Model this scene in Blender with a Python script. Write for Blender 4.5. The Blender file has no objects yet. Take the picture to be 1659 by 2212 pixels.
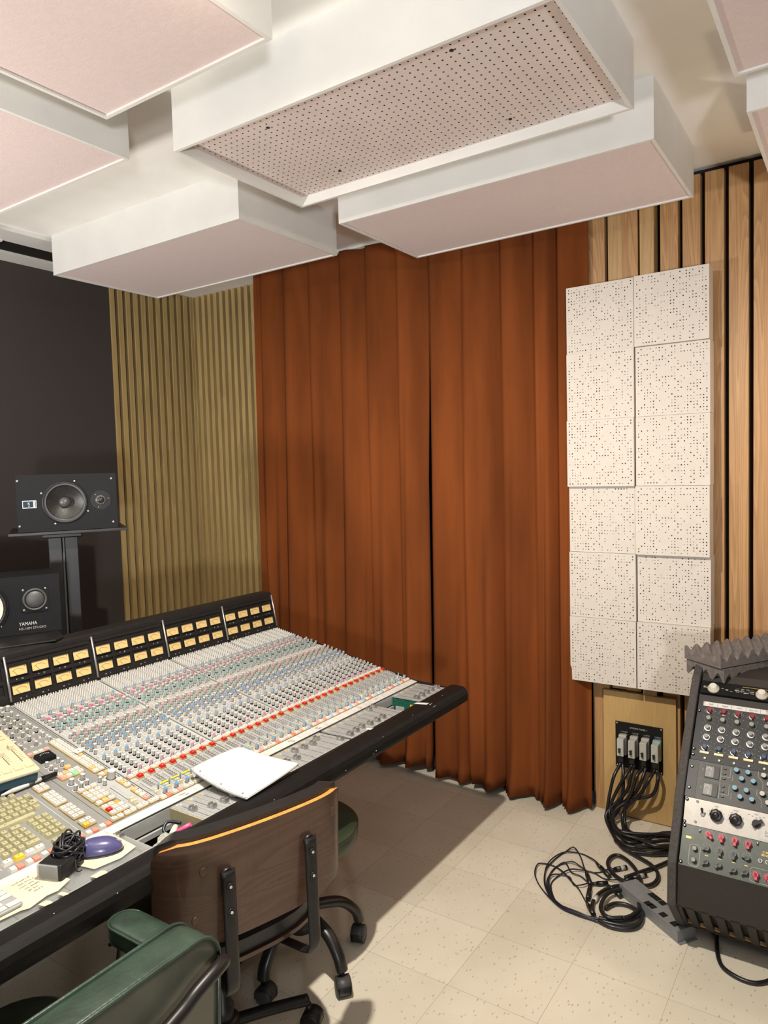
import bpy, math, random
from mathutils import Matrix, Vector
random.seed(7)
C = bpy.context.scene
COL = C.collection
PI = math.pi
H = 1.656
# ------------------------------------------------------------------ materials
MATS = {}
def newmat(name):
    m = bpy.data.materials.new(name); m.use_nodes = True
    nt = m.node_tree; b = nt.nodes['Principled BSDF']
    MATS[name] = m
    return m, nt, b
def setin(b, k, v):
    if k in b.inputs: b.inputs[k].default_value = v
def mat(name, col, rough=.5, metal=0., var=.06, scale=40., bump=0., bscale=300., sheen=0., coat=0., stretch=(1,1,1), trans=0., spec=.5, coords='Object', alpha=1.):
    """plain coloured stuff with a little procedural variation"""
    m, nt, b = newmat(name)
    N, L = nt.nodes, nt.links
    tc = N.new('ShaderNodeTexCoord'); mp = N.new('ShaderNodeMapping'); mp.inputs['Scale'].default_value = stretch
    L.new(tc.outputs[coords], mp.inputs['Vector'])
    no = N.new('ShaderNodeTexNoise'); no.inputs['Scale'].default_value = scale; no.inputs['Detail'].default_value = 4
    L.new(mp.outputs[0], no.inputs['Vector'])
    rp = N.new('ShaderNodeValToRGB')
    c1 = [max(0, c*(1-var*1.6)) for c in col]+[1]; c2 = [min(1, c*(1+var*1.6)) for c in col]+[1]
    rp.color_ramp.elements[0].color = c1; rp.color_ramp.elements[1].color = c2
    rp.color_ramp.elements[0].position = .3; rp.color_ramp.elements[1].position = .7
    L.new(no.outputs['Fac'], rp.inputs['Fac']); L.new(rp.outputs['Color'], b.inputs['Base Color'])
    b.inputs['Roughness'].default_value = rough; b.inputs['Metallic'].default_value = metal
    setin(b, 'Specular IOR Level', spec)
    if sheen: setin(b, 'Sheen Weight', sheen); setin(b, 'Sheen Roughness', .4)
    if coat: setin(b, 'Coat Weight', coat); setin(b, 'Coat Roughness', .08)
    if trans: setin(b, 'Transmission Weight', trans)
    if alpha < 1: b.inputs['Alpha'].default_value = alpha
    if bump:
        n2 = N.new('ShaderNodeTexNoise'); n2.inputs['Scale'].default_value = bscale; n2.inputs['Detail'].default_value = 3
        L.new(mp.outputs[0], n2.inputs['Vector'])
        bp = N.new('ShaderNodeBump'); bp.inputs['Strength'].default_value = bump; bp.inputs['Distance'].default_value = .002
        L.new(n2.outputs['Fac'], bp.inputs['Height']); L.new(bp.outputs[0], b.inputs['Normal'])
    return m
def woodmat(name, c1, c2, rough=.45, ring=14., stretch=(6, 6, .5), knots=True, coat=0.):
    m, nt, b = newmat(name); N, L = nt.nodes, nt.links
    tc = N.new('ShaderNodeTexCoord'); mp = N.new('ShaderNodeMapping'); mp.inputs['Scale'].default_value = stretch
    L.new(tc.outputs['Object'], mp.inputs['Vector'])
    n1 = N.new('ShaderNodeTexNoise'); n1.inputs['Scale'].default_value = 1.3; n1.inputs['Detail'].default_value = 2
    n1.inputs['Distortion'].default_value = .6
    L.new(mp.outputs[0], n1.inputs['Vector'])
    mu = N.new('ShaderNodeMath'); mu.operation = 'MULTIPLY'; mu.inputs[1].default_value = ring
    L.new(n1.outputs['Fac'], mu.inputs[0])
    fr = N.new('ShaderNodeMath'); fr.operation = 'FRACT'; L.new(mu.outputs[0], fr.inputs[0])
    rp = N.new('ShaderNodeValToRGB')
    rp.color_ramp.elements[0].color = (*c1, 1); rp.color_ramp.elements[1].color = (*c2, 1)
    rp.color_ramp.elements[0].position = .0; rp.color_ramp.elements[1].position = .85
    e = rp.color_ramp.elements.new(1.); e.color = (*c1, 1)
    L.new(fr.outputs[0], rp.inputs['Fac'])
    n2 = N.new('ShaderNodeTexNoise'); n2.inputs['Scale'].default_value = 30; n2.inputs['Detail'].default_value = 5
    m2 = N.new('ShaderNodeMapping'); m2.inputs['Scale'].default_value = (8, 8, .35); L.new(tc.outputs['Object'], m2.inputs['Vector'])
    L.new(m2.outputs[0], n2.inputs['Vector'])
    mx = N.new('ShaderNodeMixRGB'); mx.blend_type = 'MULTIPLY'; mx.inputs['Fac'].default_value = .35
    L.new(rp.outputs['Color'], mx.inputs['Color1']); L.new(n2.outputs['Fac'], mx.inputs['Color2'])
    out = mx
    if knots:
        vo = N.new('ShaderNodeTexVoronoi'); vo.inputs['Scale'].default_value = 1.
        m3 = N.new('ShaderNodeMapping'); m3.inputs['Scale'].default_value = (5, 5, 1.7); L.new(tc.outputs['Object'], m3.inputs['Vector'])
        L.new(m3.outputs[0], vo.inputs['Vector'])
        kr = N.new('ShaderNodeValToRGB'); kr.color_ramp.elements[0].position = .04; kr.color_ramp.elements[1].position = .075
        kr.color_ramp.elements[0].color = (.35, .2, .12, 1); kr.color_ramp.elements[1].color = (1, 1, 1, 1)
        L.new(vo.outputs['Distance'], kr.inputs['Fac'])
        m4 = N.new('ShaderNodeMixRGB'); m4.blend_type = 'MULTIPLY'; m4.inputs['Fac'].default_value = .8
        L.new(mx.outputs[0], m4.inputs['Color1']); L.new(kr.outputs['Color'], m4.inputs['Color2']); out = m4
    L.new(out.outputs[0], b.inputs['Base Color']); b.inputs['Roughness'].default_value = rough
    if coat: setin(b, 'Coat Weight', coat)
    return m
def S(r, g, b):   # sRGB 0..255 -> linear
    f = lambda c: (c/255/12.92) if c/255 <= .04045 else ((c/255+.055)/1.055)**2.4
    return (f(r), f(g), f(b))

mat('ceiling_white', (.84, .82, .78), .75, var=.02, scale=6, bump=.05, bscale=60)
mat('cloud_white', (.67, .66, .635), .55, var=.02, scale=8, bump=.08, bscale=40)
mat('pink_fabric', (.62, .50, .475), .8, var=.03, scale=260, bump=.5, bscale=900, sheen=.3, stretch=(1, .2, 1))
mat('peg_board', (.62, .53, .495), .6, var=.03, scale=10)
mat('hole_dark', (.018, .012, .01), .9)
mat('dark_fabric', (.040, .031, .029), .85, var=.1, scale=300, bump=.3, bscale=1200, sheen=.15)
mat('slat_backing', (.012, .009, .007), .9)
woodmat('khaki_wood', (.42, .29, .12), (.50, .36, .155), .5, ring=8, knots=False)
woodmat('pine', (.40, .215, .088), (.53, .305, .135), .45, ring=17, stretch=(7, 9, .45))
woodmat('pine_brown', (.46, .28, .12), (.54, .35, .16), .45, ring=10, knots=False)
woodmat('birch_ply', (.50, .32, .125), (.56, .37, .15), .4, ring=5, stretch=(2, 2, .6), knots=False)
woodmat('walnut', (.068, .032, .019), (.10, .050, .030), .38, ring=22, stretch=(.5, .5, 5.5), knots=False, coat=.25)
mat('ply_edge', (.60, .25, .06), .35, var=.1, scale=60, coat=.3)
mat('velvet', (.152, .041, .0095), .95, var=.17, scale=4.5, bump=.25, bscale=700, stretch=(1, 1.6, .22), spec=.15)
mat('velvet_lining', (.02, .02, .03), .8)
mat('diffuser_white', (.55, .505, .455), .6, var=.02, scale=20)
mat('hole_shade', (.16, .14, .12), .9)
mat('black_plastic', (.010, .010, .011), .45, var=.15, scale=60, bump=.1, bscale=900, spec=.3)
mat('speaker_black', (.0065, .007, .0085), .6, var=.12, scale=120, bump=.3, bscale=700, spec=.2)
mat('speaker_side', (.06, .045, .03), .35, var=.1)
mat('rubber_black', (.010, .010, .010), .35, var=.1)
mat('cone_black', (.014, .013, .013), .38, var=.2, scale=90, bump=.3, bscale=400)
mat('cone_white', (.60, .57, .49), .7, var=.03)
mat('dome_grey', (.055, .055, .055), .4)
mat('mesh_grey', (.09, .09, .09), .5, metal=.6, var=.4, scale=900)
mat('print_white', (.52, .52, .51), .5)
mat('print_blue', (.45, .65, .9), .4)
mat('steel', (.55, .55, .54), .35, metal=.9)
mat('chrome', (.75, .75, .75), .15, metal=1.)
mat('bridge_black', (.012, .011, .011), .5, var=.1, scale=50, bump=.1, spec=.25)
mat('vinyl_black', (.0065, .006, .006), .5, var=.12, scale=30, bump=.1, bscale=350, spec=.2)
mat('console_grey', (.42, .42, .40), .55, var=.03, scale=20)
mat('console_mid', (.20, .205, .20), .55, var=.03, scale=20)
mat('console_light', (.33, .34, .34), .55, var=.03)
mat('fader_grey', (.34, .35, .355), .45, metal=.2, var=.03)
mat('knob_grey', (.36, .35, .335), .4, var=.03)
mat('knob_white', (.58, .57, .54), .4, var=.02)
mat('cap_blue', (.05, .28, .72), .4); mat('cap_pink', (.80, .10, .28), .4); mat('cap_teal', (.10, .42, .42), .4)
mat('cap_green', (.18, .42, .32), .4); mat('cap_salmon', (.80, .25, .27), .4)
mat('btn_white', (.60, .58, .52), .35, var=.02); mat('btn_pale', (.66, .53, .50), .35); mat('btn_pink', (.70, .33, .31), .35)
mat('btn_coral', (.72, .22, .16), .35); mat('btn_red', (.42, .006, .012), .35); mat('btn_orange', (.70, .42, .18), .35)
mat('btn_yellow', (.72, .46, .05), .35); mat('btn_green', (.25, .75, .38), .35); mat('btn_blue', (.33, .50, .68), .35)
mat('amber_base', (.40, .27, .075), .45, var=.05)
mat('cream_key', (.37, .345, .21), .45, var=.03); mat('cream_cap', (.55, .51, .38), .4, var=.02)
mat('vu_face', (.66, .48, .20), .5, var=.03, scale=12)
mat('red_print', (.6, .08, .03), .5); mat('black_print', (.02, .02, .02), .5)
mat('paper', (.72, .72, .71), .7, var=.015, scale=10); mat('old_paper', (.58, .52, .38), .7, var=.04, scale=14)
mat('tape_white', (.52, .51, .49), .6); mat('tape_yellow', (.85, .72, .03), .5)
mat('pcb_green', (.01, .09, .06), .4, var=.3, scale=200)
mat('acrylic', (.80, .84, .82), .08, trans=.9, alpha=.35)
mat('plastic_clear', (.75, .78, .74), .15, trans=.5, alpha=.6, bump=.4, bscale=60)
mat('mouse_purple', (.065, .062, .17), .28, var=.04, coat=.4)
mat('cable_black', (.010, .010, .012), .35, var=.1); mat('cable_navy', (.008, .010, .022), .4, var=.1)
mat('remote_cream', (.50, .45, .31), .5, var=.02); mat('remote_teal', (.012, .05, .075), .45); mat('lcd_brown', (.05, .018, .014), .25)
mat('green_leather', (.024, .043, .031), .34, var=.25, scale=14, bump=.35, bscale=120, coat=.15)
mat('green_back', (.060, .062, .044), .36, var=.2, scale=9, bump=.3, bscale=40)
mat('olive_leather', (.017, .026, .012), .38, var=.2, scale=14, bump=.2, bscale=120)
mat('chair_black', (.012, .012, .013), .38, var=.1, bump=.15, bscale=300)
mat('metal_black', (.011, .010, .010), .38, metal=.0, var=.1, spec=.35)
mat('caster_grey', (.040, .040, .042), .45, var=.15, spec=.35)
mat('rack_carpet', (.045, .040, .037), .8, var=.2, scale=200, bump=.4, bscale=260, stretch=(1, 1, .3))
mat('rack_black', (.018, .0145, .0125), .6, var=.15, scale=200, bump=.3, bscale=600)
mat('unit_charcoal', (.024, .025, .028), .45, var=.06, spec=.3); mat('unit_grey', (.042, .044, .041), .45, var=.06, spec=.3)
mat('unit_silver', (.46, .44, .41), .38, metal=.55, var=.04); mat('unit_green', (.055, .064, .056), .38, metal=.3, var=.06)
mat('unit_black', (.006, .006, .007), .4, spec=.25)
mat('neve_red', (.15, .012, .018), .35, var=.04); mat('neve_grey', (.22, .22, .21), .4); mat('neve_blue', (.018, .035, .085), .4)
mat('knob_cream', (.55, .52, .42), .35); mat('knob_blue_top', (.10, .235, .33), .45); mat('knob_pink', (.48, .045, .075), .4)
mat('knob_dark', (.07, .075, .07), .35, var=.05); mat('tag_orange', (.85, .60, .33), .4); mat('gold', (.75, .50, .12), .4, metal=.4)
mat('foam_grey', (.13, .112, .104), .95, var=.12, scale=60, bump=.3, bscale=300)
mat('edac_grey', (.42, .42, .38), .42, var=.05); mat('edac_teal', (.22, .40, .42), .4)
mat('pdu_grey', (.22, .23, .24), .5, metal=.3, var=.05)
mat('rail_white', (.75, .74, .71), .4)
mat('wall_paint', (.22, .20, .18), .8)
# vinyl composition floor tile, one foot squares with flecks
m, nt, b = newmat('vinyl_tile'); N, L = nt.nodes, nt.links
tc = N.new('ShaderNodeTexCoord')
sx = N.new('ShaderNodeSeparateXYZ'); L.new(tc.outputs['Object'], sx.inputs[0])
def linecoord(out, off):
    a = N.new('ShaderNodeMath'); a.operation = 'ADD'; a.inputs[1].default_value = 30*.3048-off; L.new(out, a.inputs[0])
    d = N.new('ShaderNodeMath'); d.operation = 'DIVIDE'; d.inputs[1].default_value = .3048; L.new(a.outputs[0], d.inputs[0])
    f = N.new('ShaderNodeMath'); f.operation = 'FRACT'; L.new(d.outputs[0], f.inputs[0])
    s = N.new('ShaderNodeMath'); s.operation = 'SUBTRACT'; s.inputs[1].default_value = .5; L.new(f.outputs[0], s.inputs[0])
    ab = N.new('ShaderNodeMath'); ab.operation = 'ABSOLUTE'; L.new(s.outputs[0], ab.inputs[0])
    g = N.new('ShaderNodeMath'); g.operation = 'GREATER_THAN'; g.inputs[1].default_value = .4974; L.new(ab.outputs[0], g.inputs[0])
    fl = N.new('ShaderNodeMath'); fl.operation = 'FLOOR'; L.new(d.outputs[0], fl.inputs[0])
    return g, fl
gx, fx = linecoord(sx.outputs['X'], 1.923); gy, fy = linecoord(sx.outputs['Y'], 1.412)
mxl = N.new('ShaderNodeMath'); mxl.operation = 'MAXIMUM'; L.new(gx.outputs[0], mxl.inputs[0]); L.new(gy.outputs[0], mxl.inputs[1])
cb = N.new('ShaderNodeCombineXYZ'); L.new(fx.outputs[0], cb.inputs[0]); L.new(fy.outputs[0], cb.inputs[1])
wn = N.new('ShaderNodeTexWhiteNoise'); L.new(cb.outputs[0], wn.inputs['Vector'])
base = N.new('ShaderNodeValToRGB'); base.color_ramp.elements[0].color = (.59, .545, .45, 1); base.color_ramp.elements[1].color = (.66, .61, .51, 1)
L.new(wn.outputs['Value'], base.inputs['Fac'])
n1 = N.new('ShaderNodeTexNoise'); n1.inputs['Scale'].default_value = 3.2; n1.inputs['Detail'].default_value = 5; L.new(tc.outputs['Object'], n1.inputs['Vector'])
mm = N.new('ShaderNodeMixRGB'); mm.blend_type = 'MULTIPLY'; mm.inputs['Fac'].default_value = .35
rp = N.new('ShaderNodeValToRGB'); rp.color_ramp.elements[0].position = .3; rp.color_ramp.elements[0].color = (.72, .69, .64, 1); rp.color_ramp.elements[1].position = .62
L.new(n1.outputs['Fac'], rp.inputs['Fac']); L.new(base.outputs[0], mm.inputs['Color1']); L.new(rp.outputs[0], mm.inputs['Color2'])
mpf = N.new('ShaderNodeMapping'); mpf.inputs['Scale'].default_value = (28, 70, 1); mpf.inputs['Rotation'].default_value = (0, 0, .5); L.new(tc.outputs['Object'], mpf.inputs['Vector'])
dn = N.new('ShaderNodeTexNoise'); dn.inputs['Scale'].default_value = 8; L.new(tc.outputs['Object'], dn.inputs['Vector'])
dv = N.new('ShaderNodeMixRGB'); dv.blend_type = 'ADD'; dv.inputs['Fac'].default_value = 1.; L.new(mpf.outputs[0], dv.inputs['Color1']); L.new(dn.outputs['Color'], dv.inputs['Color2'])
vo = N.new('ShaderNodeTexVoronoi'); vo.inputs['Scale'].default_value = 1.; L.new(dv.outputs[0], vo.inputs['Vector'])
vr = N.new('ShaderNodeValToRGB'); vr.color_ramp.elements[0].position = .11; vr.color_ramp.elements[0].color = (.42, .35, .29, 1); vr.color_ramp.elements[1].position = .19
L.new(vo.outputs['Distance'], vr.inputs['Fac'])
m2 = N.new('ShaderNodeMixRGB'); m2.blend_type = 'MULTIPLY'; m2.inputs['Fac'].default_value = .6
L.new(mm.outputs[0], m2.inputs['Color1']); L.new(vr.outputs[0], m2.inputs['Color2'])
vo2 = N.new('ShaderNodeTexVoronoi'); vo2.inputs['Scale'].default_value = 9.; L.new(tc.outputs['Object'], vo2.inputs['Vector'])
vr2 = N.new('ShaderNodeValToRGB'); vr2.color_ramp.elements[0].position = .022; vr2.color_ramp.elements[0].color = (.3, .22, .17, 1); vr2.color_ramp.elements[1].position = .034
L.new(vo2.outputs['Distance'], vr2.inputs['Fac'])
m5 = N.new('ShaderNodeMixRGB'); m5.blend_type = 'MULTIPLY'; m5.inputs['Fac'].default_value = .4
L.new(m2.outputs[0], m5.inputs['Color1']); L.new(vr2.outputs[0], m5.inputs['Color2'])
m3 = N.new('ShaderNodeMixRGB'); m3.inputs['Color2'].default_value = (.36, .30, .23, 1)
L.new(mxl.outputs[0], m3.inputs['Fac']); L.new(m5.outputs[0], m3.inputs['Color1'])
L.new(m3.outputs[0], b.inputs['Base Color']); b.inputs['Roughness'].default_value = .42
rr = N.new('ShaderNodeMapRange'); rr.inputs['To Min'].default_value = .32; rr.inputs['To Max'].default_value = .55
L.new(n1.outputs['Fac'], rr.inputs['Value']); L.new(rr.outputs[0], b.inputs['Roughness'])

# ------------------------------------------------------------------ mesh builder
class MB:
    def __init__(s): s.v = []; s.f = []; s.m = []; s.s = []; s.M = Matrix.Identity(4)
    def add(s, vs, fs, mat, smooth=False, M=None):
        M = s.M @ M if M is not None else s.M
        o = len(s.v); s.v += [tuple(M @ Vector(v)) for v in vs]
        s.f += [tuple(i+o for i in f) for f in fs]; s.m += [mat]*len(fs); s.s += [smooth]*len(fs)
        return s
    def merge(s, o, M=None):
        M = s.M @ M if M is not None else s.M
        k = len(s.v); s.v += [tuple(M @ Vector(v)) for v in o.v]
        s.f += [tuple(i+k for i in f) for f in o.f]; s.m += o.m; s.s += o.s
        return s
    def box(s, c, d, mat, M=None, taper=(1, 1)):
        x, y, z = c; a, b_, h = d[0]/2, d[1]/2, d[2]/2; tx, ty = taper
        vs = [(x-a, y-b_, z-h), (x+a, y-b_, z-h), (x+a, y+b_, z-h), (x-a, y+b_, z-h),
              (x-a*tx, y-b_*ty, z+h), (x+a*tx, y-b_*ty, z+h), (x+a*tx, y+b_*ty, z+h), (x-a*tx, y+b_*ty, z+h)]
        return s.add(vs, [(3, 2, 1, 0), (4, 5, 6, 7), (0, 1, 5, 4), (1, 2, 6, 5), (2, 3, 7, 6), (3, 0, 4, 7)], mat, False, M)
    def bb(s, x0, x1, y0, y1, z0, z1, mat, M=None):
        return s.box(((x0+x1)/2, (y0+y1)/2, (z0+z1)/2), (x1-x0, y1-y0, z1-z0), mat, M)
    def rbox(s, c, d, r, mat, M=None, n=4, axis='z', bev=None):
        """box with rounded corners about an axis and small chamfer on the caps"""
        dx, dy, dz = d
        if axis == 'x': A = Matrix(((0, 0, 1, 0), (1, 0, 0, 0), (0, 1, 0, 0), (0, 0, 0, 1))); dx, dy, dz = d[1], d[2], d[0]
        elif axis == 'y': A = Matrix(((0, 1, 0, 0), (0, 0, 1, 0), (1, 0, 0, 0), (0, 0, 0, 1))); dx, dy, dz = d[2], d[0], d[1]
        else: A = Matrix.Identity(4)
        r = min(r, dx/2-1e-5, dy/2-1e-5); be = min(r*.5, dz*.25) if bev is None else bev
        prof = [(-dz/2, be), (-dz/2+be*.3, be*.3), (-dz/2+be, 0), (dz/2-be, 0), (dz/2-be*.3, be*.3), (dz/2, be)]
        vs = []; k = 0
        for z, ins in prof:
            ring = []
            for q in range(4):
                cx = (dx/2-r)*(1, -1, -1, 1)[q]; cy = (dy/2-r)*(1, 1, -1, -1)[q]
                for i in range(n+1):
                    a = (q+i/n)*PI/2; rr = max(r-ins, 1e-5)
                    ring.append((cx+math.cos(a)*rr, cy+math.sin(a)*rr, z))
            vs += ring; k = len(ring)
        fs = []
        for j in range(len(prof)-1):
            for i in range(k):
                fs.append((j*k+i, j*k+(i+1) % k, (j+1)*k+(i+1) % k, (j+1)*k+i))
        T = Matrix.Translation(c) @ A
        if M is not None: T = M @ T
        s.add(vs, fs, mat, True, T)
        s.add(vs[:k], [tuple(reversed(range(k)))], mat, False, T); s.add(vs[-k:], [tuple(range(k))], mat, False, T)
        return s
    def lathe(s, prof, mat, M=None, n=16, caps=True, smooth=True):
        """prof: list of (r,z) bottom to top"""
        vs = [(r*math.cos(2*PI*i/n), r*math.sin(2*PI*i/n), z) for r, z in prof for i in range(n)]
        fs = [(j*n+i, j*n+(i+1) % n, (j+1)*n+(i+1) % n, (j+1)*n+i) for j in range(len(prof)-1) for i in range(n)]
        s.add(vs, fs, mat, smooth, M)
        if caps:
            if prof[0][0] > 1e-5: s.add(vs[:n], [tuple(reversed(range(n)))], mat, False, M)
            if prof[-1][0] > 1e-5: s.add(vs[-n:], [tuple(range(n))], mat, False, M)
        return s
    def cyl(s, p, q, r, mat, r2=None, n=12):
        p = Vector(p); q = Vector(q); d = q-p; L = d.length
        M = Matrix.Translation(p) @ d.to_track_quat('Z', 'Y').to_matrix().to_4x4()
        return s.lathe([(r, 0), (r if r2 is None else r2, L)], mat, M, n)
    def tube(s, pts, r, mat, n=8, sub=6, closed=False, flat=None):
        """smooth tube through points"""
        P = [Vector(p) for p in pts]
        if sub > 1 and len(P) > 2:
            Q = []
            for i in range(len(P)-1):
                p0 = P[max(i-1, 0)]; p1 = P[i]; p2 = P[i+1]; p3 = P[min(i+2, len(P)-1)]
                for k in range(sub):
                    t = k/sub
                    Q.append(.5*((2*p1)+(p2-p0)*t+(2*p0-5*p1+4*p2-p3)*t*t+(3*p1-p0-3*p2+p3)*t**3))
            Q.append(P[-1]); P = Q
        vs = []; up = Vector((0, 0, 1)); prev = None
        for i, p in enumerate(P):
            t = (P[min(i+1, len(P)-1)]-P[max(i-1, 0)]).normalized()
            if prev is None:
                a = up if abs(t.z) < .9 else Vector((1, 0, 0)); nrm = t.cross(a).normalized()
            else: nrm = (prev-t*prev.dot(t)).normalized()
            prev = nrm; b = t.cross(nrm)
            rr = r[min(i*len(r)//len(P), len(r)-1)] if isinstance(r, (list, tuple)) else r
            for k in range(n):
                a = 2*PI*k/n; ca, sa = math.cos(a), math.sin(a)
                if flat: vs.append(p+nrm*ca*flat[0]+b*sa*flat[1])
                else: vs.append(p+nrm*ca*rr+b*sa*rr)
        fs = [(j*n+i, j*n+(i+1) % n, (j+1)*n+(i+1) % n, (j+1)*n+i) for j in range(len(P)-1) for i in range(n)]
        s.add(vs, fs, mat, True)
        s.add(vs[:n], [tuple(reversed(range(n)))], mat); s.add(vs[-n:], [tuple(range(n))], mat)
        return s
    def prism(s, poly, a, b, mat, axis='x', smooth=False):
        """extrude polygon (list of 2-tuples) between a and b along an axis"""
        f = {'x': lambda p, t: (t, p[0], p[1]), 'y': lambda p, t: (p[0], t, p[1]), 'z': lambda p, t: (p[0], p[1], t)}[axis]
        n = len(poly); vs = [f(p, a) for p in poly]+[f(p, b) for p in poly]
        s.add(vs, [(i, (i+1) % n, n+(i+1) % n, n+i) for i in range(n)], mat, smooth)
        s.add(vs, [tuple(reversed(range(n))), tuple(range(n, 2*n))], mat)
        return s
    def mesh(s, name):
        me = bpy.data.meshes.new(name); me.from_pydata(s.v, [], s.f)
        names = []
        for m in s.m:
            if m not in names: names.append(m)
        for m in names: me.materials.append(MATS[m])
        ix = {m: i for i, m in enumerate(names)}
        me.polygons.foreach_set('material_index', [ix[m] for m in s.m])
        me.polygons.foreach_set('use_smooth', s.s)
        me.update(); return me
    def build(s, name, parent=None, bevel=0, normals=True, **kw):
        me = s.mesh(name)
        if normals:
            import bmesh
            bm = bmesh.new(); bm.from_mesh(me); bmesh.ops.remove_doubles(bm, verts=bm.verts, dist=1e-6)
            bmesh.ops.recalc_face_normals(bm, faces=bm.faces); bm.to_mesh(me); bm.free()
        o = bpy.data.objects.new(name, me); COL.objects.link(o)
        if parent is not None:
            o.parent = parent; M = WORLD[parent.name]
            if not kw.get('local'): me.transform(M.inverted())
        WORLD[o.name] = WORLD[parent.name] if parent is not None else Matrix.Identity(4)
        if bevel:
            bv = o.modifiers.new('bevel', 'BEVEL'); bv.width = bevel; bv.segments = 2; bv.limit_method = 'ANGLE'; bv.angle_limit = math.radians(40)
            bv.harden_normals = False
        return o
WORLD = {}
def tag(o, label, cat, group=None, kind=None):
    if label: o['label'] = label
    if cat: o['category'] = cat
    if group: o['group'] = group
    if kind: o['kind'] = kind
    return o
def struct(o, label=None, cat=None): return tag(o, label, cat, None, 'structure')
def thing(name, label, cat, loc=(0, 0, 0), rz=0, group=None, M=None):
    o = bpy.data.objects.new(name, None); COL.objects.link(o); o.empty_display_size = .05
    if M is None: M = Matrix.Translation(loc) @ Matrix.Rotation(rz, 4, 'Z')
    o.matrix_world = M; WORLD[o.name] = M.copy()
    return tag(o, label, cat, group)
TXT = {}
def textmb(mb, st, size, M, mat, align='CENTER', ext=.0003):
    key = (st, align)
    if key not in TXT:
        cu = bpy.data.curves.new('t', 'FONT'); cu.body = st; cu.align_x = align; cu.align_y = 'CENTER'; cu.size = 1; cu.resolution_u = 2
        ob = bpy.data.objects.new('t', cu); COL.objects.link(ob)
        dg = bpy.context.evaluated_depsgraph_get(); me = ob.evaluated_get(dg).to_mesh()
        TXT[key] = ([tuple(v.co) for v in me.vertices], [tuple(p.vertices) for p in me.polygons])
        ob.evaluated_get(dg).to_mesh_clear(); bpy.data.objects.remove(ob); bpy.data.curves.remove(cu)
    vs, fs = TXT[key]
    mb.add([(v[0]*size, v[1]*size, ext) for v in vs], fs, mat, False, M)
def frame(o, ex, ey, ez): # matrix with given axes
    ex, ey, ez, o = Vector(ex), Vector(ey), Vector(ez), Vector(o)
    return Matrix(((ex.x, ey.x, ez.x, o.x), (ex.y, ey.y, ez.y, o.y), (ex.z, ey.z, ez.z, o.z), (0, 0, 0, 1)))
def ticks(mb, M, r, n, mat='print_white', a0=-2.3, a1=2.3, ln=.0018, w=.0005, z=.0004):
    for i in range(n):
        a = a0+(a1-a0)*i/(n-1)
        mb.box((0, r, z), (w, ln, .0003), mat, M @ Matrix.Rotation(a, 4, 'Z'))

# ------------------------------------------------------------------ room
struct(MB().bb(-2.2, 3.7, -2.6, 4.15, -.06, 0, 'vinyl_tile').build('floor'), 'speckled beige vinyl tile floor', 'floor')
struct(MB().bb(-2.2, 3.7, -2.6, 3.50, 2.9, 3.0, 'ceiling_white').build('ceiling'), 'off white painted ceiling above the hanging boxes', 'ceiling')
mb = MB()
mb.bb(2.832, 3.7, 3.50, 4.15, 2.9, 3.0, 'ceiling_white'); mb.bb(-2.2, 2.832, 3.50, 3.66, 2.878, 3.0, 'cloud_white')            # lowered bulkhead in front of the air slot
mb.bb(-2.2, 2.832, 3.80, 4.15, 2.862, 3.0, 'cloud_white')
mb.bb(-2.2, 2.832, 3.66, 3.80, 2.97, 3.0, 'slat_backing')
mb.bb(2.02, 2.832, 3.788, 3.7995, 2.874, 2.99, 'slat_backing'); mb.bb(-2.2, 2.02, 3.65, 3.81, 2.87, 2.98, 'cloud_white')
struct(mb.build('trim_1'), 'white ceiling bulkhead with a dark air slot above the dark wall', 'trim')
struct(MB().bb(-2.2, 3.7, 3.99, 4.15, 0, 3.0, 'slat_backing').bb(-2.2, 2.832, 3.94, 3.99, 0, 2.862, 'dark_fabric').build('wall_front'), 'dark brown fabric front wall behind the speakers', 'wall')
struct(MB().bb(3.40, 3.56, -2.6, 3.06, 0, 2.9, 'slat_backing').bb(3.55, 3.7, 3.06, 4.15, 0, 2.9, 'slat_backing').build('wall_right'), 'dark right wall behind the timber boards and curtains', 'wall')
struct(MB().bb(-2.3, -2.2, -2.6, 4.15, 0, 3.0, 'wall_paint').build('wall_left'))
struct(MB().bb(-2.3, 3.7, -2.7, -2.6, 0, 3.0, 'wall_paint').build('wall_back'))
# khaki slatted panels in the far corner
def slats(name, label, along, a, b, face, pitch=.0585, w=.031, d=.032):
    mb = MB(); n = int(round((b-a)/pitch))
    for i in range(n):
        t = a+i*pitch
        if along == 'x':
            mb.bb(t, t+w, face-d, face+.012, 0.0, 2.9, 'khaki_wood'); mb.bb(t+w, t+pitch, face-.001, face+.012, 0, 2.9, 'slat_backing')
        else:
            mb.bb(face-d, face+.012, t, t+w, 0.0, 2.9, 'khaki_wood'); mb.bb(face-.001, face+.012, t+w, t+pitch, 0, 2.9, 'slat_backing')
    if along == 'y': mb.bb(3.503, 3.54, 3.928, 3.962, 0, 2.9, 'khaki_wood')
    return tag(mb.build(name), label, 'slat panel', 'khaki slatted wall panels in the corner')
slats('slat_panel', 'khaki vertical slat panel beside the dark front wall', 'x', 2.838, 3.54, 3.965)
slats('slat_panel', 'khaki vertical slat panel between the corner and the rust curtain', 'y', 2.995, 3.93, 3.535)
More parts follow.
